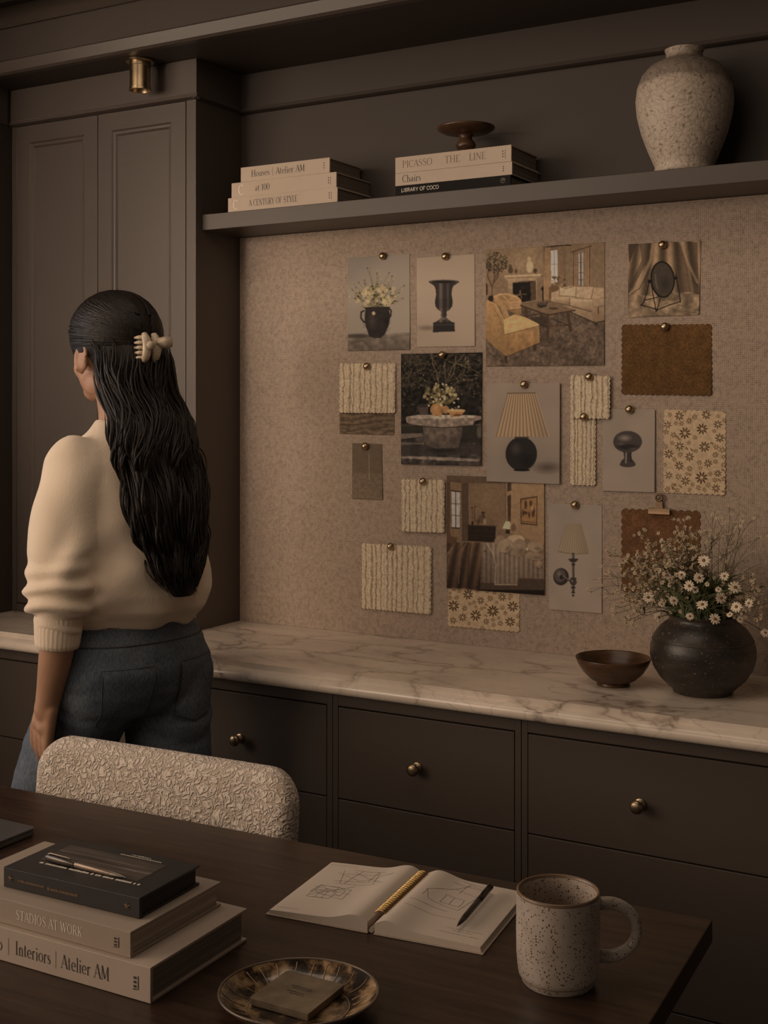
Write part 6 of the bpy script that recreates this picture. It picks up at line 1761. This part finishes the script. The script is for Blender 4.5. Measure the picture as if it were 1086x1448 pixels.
def daisy_head(mp, mc, c, r, nrm, npet=13):
    nrm = Vector(nrm).normalized(); a = nrm.orthogonal().normalized(); b = nrm.cross(a); a0 = fr.uniform(0, 1)
    for k in range(npet):
        an = a0 + 2 * PI * k / npet + fr.uniform(-.08, .08); d = a * math.cos(an) + b * math.sin(an); t = nrm.cross(d)
        ln = r * fr.uniform(.85, 1.05); w_ = r * .155; dr = fr.uniform(-.12, .10) * r
        pts = [(.22, .55, 0), (.5, .95, .03), (.8, 1.0, .02), (1.0, .35, -.02)]
        vs = []
        for f, ww, hh in pts:
            base = c + d * ln * f + nrm * (hh * r + dr * f)
            vs += [base + t * w_ * ww, base + nrm * r * .03, base - t * w_ * ww]
        fs = []
        for i in range(3):
            for j in range(2): fs.append((3 * i + j, 3 * i + j + 1, 3 * i + j + 4, 3 * i + j + 3))
        mp.add(vs, fs)
    M = Matrix((a, b, nrm)).transposed()
    mc.lathe([(0, -.05 * r), (r * .24, -.02 * r), (r * .27, r * .07), (r * .18, r * .16), (0, r * .20)], c, 12, M)
DZ_ = [(688, 478, 32, -.075), (632, 525, 33, -.07), (542, 610, 29, -.075), (707, 632, 34, -.085), (815, 594, 33, -.08), (896, 533, 38, -.06), (780, 715, 32, -.088), (903, 645, 33, -.075), (505, 465, 27, -.05), (588, 460, 28, -.05), (715, 378, 38, -.03), (395, 590, 34, -.04), (975, 625, 27, -.06), (835, 468, 28, -.04), (635, 700, 24, -.07), (472, 630, 22, -.06), (455, 705, 30, -.05), (668, 548, 22, -.06), (865, 690, 20, -.07), (800, 545, 20, -.05), (735, 515, 14, -.06), (1070, 795, 26, -.02), (925, 718, 20, -.06), (545, 405, 20, -.03)]
GF = 'daisies in the round black vase'
for i, (x, y, r, dy) in enumerate(DZ_):
    H_ = Z2(x, y, VY + dy); A = mouth(.045)
    root = empty('daisy', A, 0, 'cream daisy with brown centre standing in the round black vase', 'flower', GF)
    rr_ = r / 4.083 / 720 * 1.03
    toc = (Vector((0, 0, CAM_H)) - H_).normalized()
    nrm = toc * .75 + Vector((fr.uniform(-.35, .25), fr.uniform(-.2, .2), fr.uniform(-.1, .5)))
    pts = [q - A for q in bez(A, H_ - nrm.normalized() * .001)]
    m = MB(); m.tube(pts, .0009, 6); m.build('stem', stem_m, root, smooth=180)
    mp, mc = MB(), MB(); daisy_head(mp, mc, H_ - A, rr_, nrm, fr.choice((11, 12, 13)))
    mp.build('petals', petal_m, root, smooth=180, recalc=False); mc.build('flower_centre', eye_m, root, smooth=60)
# sprays : branching stems with tiny blossoms
SPR = [(45, 545, 6), (75, 490, 5), (122, 412, 6), (175, 352, 8), (122, 580, 4), (168, 612, 6), (190, 662, 6), (192, 692, 4), (262, 737, 5), (350, 712, 5), (280, 702, 4), (242, 622, 8), (155, 470, 9), (312, 232, 9), (345, 215, 7), (402, 282, 7), (602, 132, 7), (570, 145, 5), (548, 215, 7), (605, 202, 8), (665, 232, 7), (475, 292, 10), (550, 268, 8),
       (385, 335, 12), (300, 365, 9), (255, 360, 7), (440, 400, 10), (320, 430, 10), (265, 440, 9), (380, 470, 10), (400, 520, 12), (440, 560, 9), (330, 520, 9), (330, 640, 9), (600, 330, 12), (655, 300, 8), (500, 345, 9), (540, 500, 8), (580, 520, 7), (690, 400, 8), (430, 345, 9), (360, 400, 9), (490, 430, 8), (760, 500, 6), (525, 680, 5), (470, 500, 8), (290, 580, 7), (560, 560, 6), (200, 560, 8),
       (1000, 600, 8), (1040, 660, 8), (1015, 720, 7), (925, 760, 5), (1060, 560, 6), (1075, 640, 6), (960, 575, 5), (835, 765, 4), (815, 800, 4), (1010, 560, 7), (870, 585, 6), (1045, 715, 7)]
SPR2 = [(722, 208, 4), (765, 112, 5), (800, 100, 5), (870, 115, 5), (925, 92, 4), (1003, 132, 5), (935, 148, 5), (902, 180, 6), (845, 158, 5), (1045, 240, 5), (1078, 240, 4), (960, 232, 4), (770, 262, 5), (860, 262, 5), (810, 235, 4), (895, 315, 5), (760, 330, 4), (1010, 330, 4), (1070, 390, 5), (950, 380, 4), (1000, 460, 5), (840, 390, 5)]
GS2 = 'sprays of tiny cream blossoms in the round black vase'; GS3 = 'bare twiggy sprays with star buds at the right of the vase'
def spray(x, y, nb_, green):
    off = fr.uniform(-.05, .05) if not green else fr.uniform(.02, .11)
    if x < 260: off = fr.uniform(-.02, .06)
    H_ = Z2(x, y, VY + off); A = mouth(.05)
    if green: root = empty('flower_spray', A, 0, 'thin twiggy stem with small star-shaped buds, upper right of the vase', 'flower', GS3)
    else: root = empty('flower_spray', A, 0, 'fine stem of tiny cream blossoms among the daisies in the black vase', 'flower', GS2)
    pts = bez(A, H_, n=12); ms, mb = MB(), MB(); cal = MB()
    sm = stem2_m if green else stem_m
    ms.tube([q - A for q in pts], [.0008 - .0005 * i / 11 for i in range(12)], 5)
    tips = [H_]
    for k in range(max(3, nb_ - 1) if green else nb_ + 3):
        i = fr.randint(5, 10); P = pts[i]; d = (pts[i + 1] - pts[i - 1]).normalized()
        q = d * fr.uniform(.4, 1) + Vector((fr.uniform(-1, 1), fr.uniform(-.7, .7), fr.uniform(-.5, 1)))
        q = q.normalized() * fr.uniform(.012, .042 if green else .032)
        E = P + q; ms.tube([P - A, P + q * .5 + Vector((0, 0, -.002)) - A, E - A], .00034, 4); tips.append(E)
        if fr.random() < .5:
            E2 = P + q * .6 + Vector((fr.uniform(-1, 1), fr.uniform(-1, 1), fr.uniform(-.2, 1))).normalized() * .010
            ms.tube([P + q * .5 - A, E2 - A], .0003, 4); tips.append(E2)
    for E in tips:
        for j in range(1 if green else fr.choice((1, 2, 2, 3))):
            c = E + Vector((fr.uniform(-1, 1), fr.uniform(-1, 1), fr.uniform(-1, 1))) * .0035 * (j > 0) - A
            dn = Vector((fr.uniform(-1, 1), -1.0, fr.uniform(-.6, 1))).normalized(); a = dn.orthogonal().normalized(); b = dn.cross(a)
            r_ = fr.uniform(.0024, .0044) * (1.35 if green else 1.0); np_ = 5; a0 = fr.uniform(0, 1)
            for k in range(np_):
                an = a0 + 2 * PI * k / np_; d = a * math.cos(an) + b * math.sin(an); t = dn.cross(d); w_ = r_ * (.2 if green else .36)
                mb.add([c, c + d * r_ * .6 + t * w_ + dn * .0006, c + d * r_ * 1.05 + dn * .0012, c + d * r_ * .6 - t * w_ + dn * .0006], [(0, 1, 2, 3)])
            cal.ball(c, r_ * .32, 6, 4)
    ms.build('stem', sm, root, smooth=180)
    mb.build('blossoms', bud_m, root, smooth=0, recalc=False); cal.build('bud_centres', eye_m if not green else bud_m, root, smooth=180)
for (x, y, n) in SPR: spray(x, y, n, False)
for k in range(16): spray(fr.uniform(240, 620), fr.uniform(340, 640), fr.randint(4, 7), False)
for (x, y, n) in SPR2: spray(x, y, n, True)
# grassy leaves, past counting
m = MB()
for k in range(460):
    A = mouth(.056); x = fr.gauss(650, 150); y = fr.uniform(420, 700)
    E = Z2(min(max(x, 330), 1000), y, VY + fr.uniform(-.08, .05)); n = 7; P = bez(A, E, n=n)
    side = (E - A).cross(Vector((0, 1, 0))).normalized() if (E - A).length > 0 else Vector((1, 0, 0)); w_ = fr.uniform(.0010, .0026); vs = []
    for i, q in enumerate(P):
        f = i / (n - 1); ww = w_ * (1 - f ** 2) + .0001; vs += [q + side * ww, q - side * ww]
    m.add(vs, [(2 * i, 2 * i + 1, 2 * i + 3, 2 * i + 2) for i in range(n - 1)])
for k in range(90):      # dark leaflets deep between the stems
    c = Vector((VX + fr.gauss(-.01, .05), VY + fr.uniform(-.03, .06), RZ + fr.uniform(.0, .075))); a = Vector((fr.uniform(-1, 1), fr.uniform(-1, 1), fr.uniform(-.2, 1))).normalized(); t = a.orthogonal().normalized(); l = fr.uniform(.010, .022)
    m.add([c, c + a * l * .5 + t * l * .16, c + a * l, c + a * l * .5 - t * l * .16], [(0, 1, 2, 3)])
o = m.build('foliage', leaf_m, smooth=180, recalc=False)
tag(o, 'dense dark green grassy leaves filling the mouth of the round black vase', 'foliage', None, 'stuff')
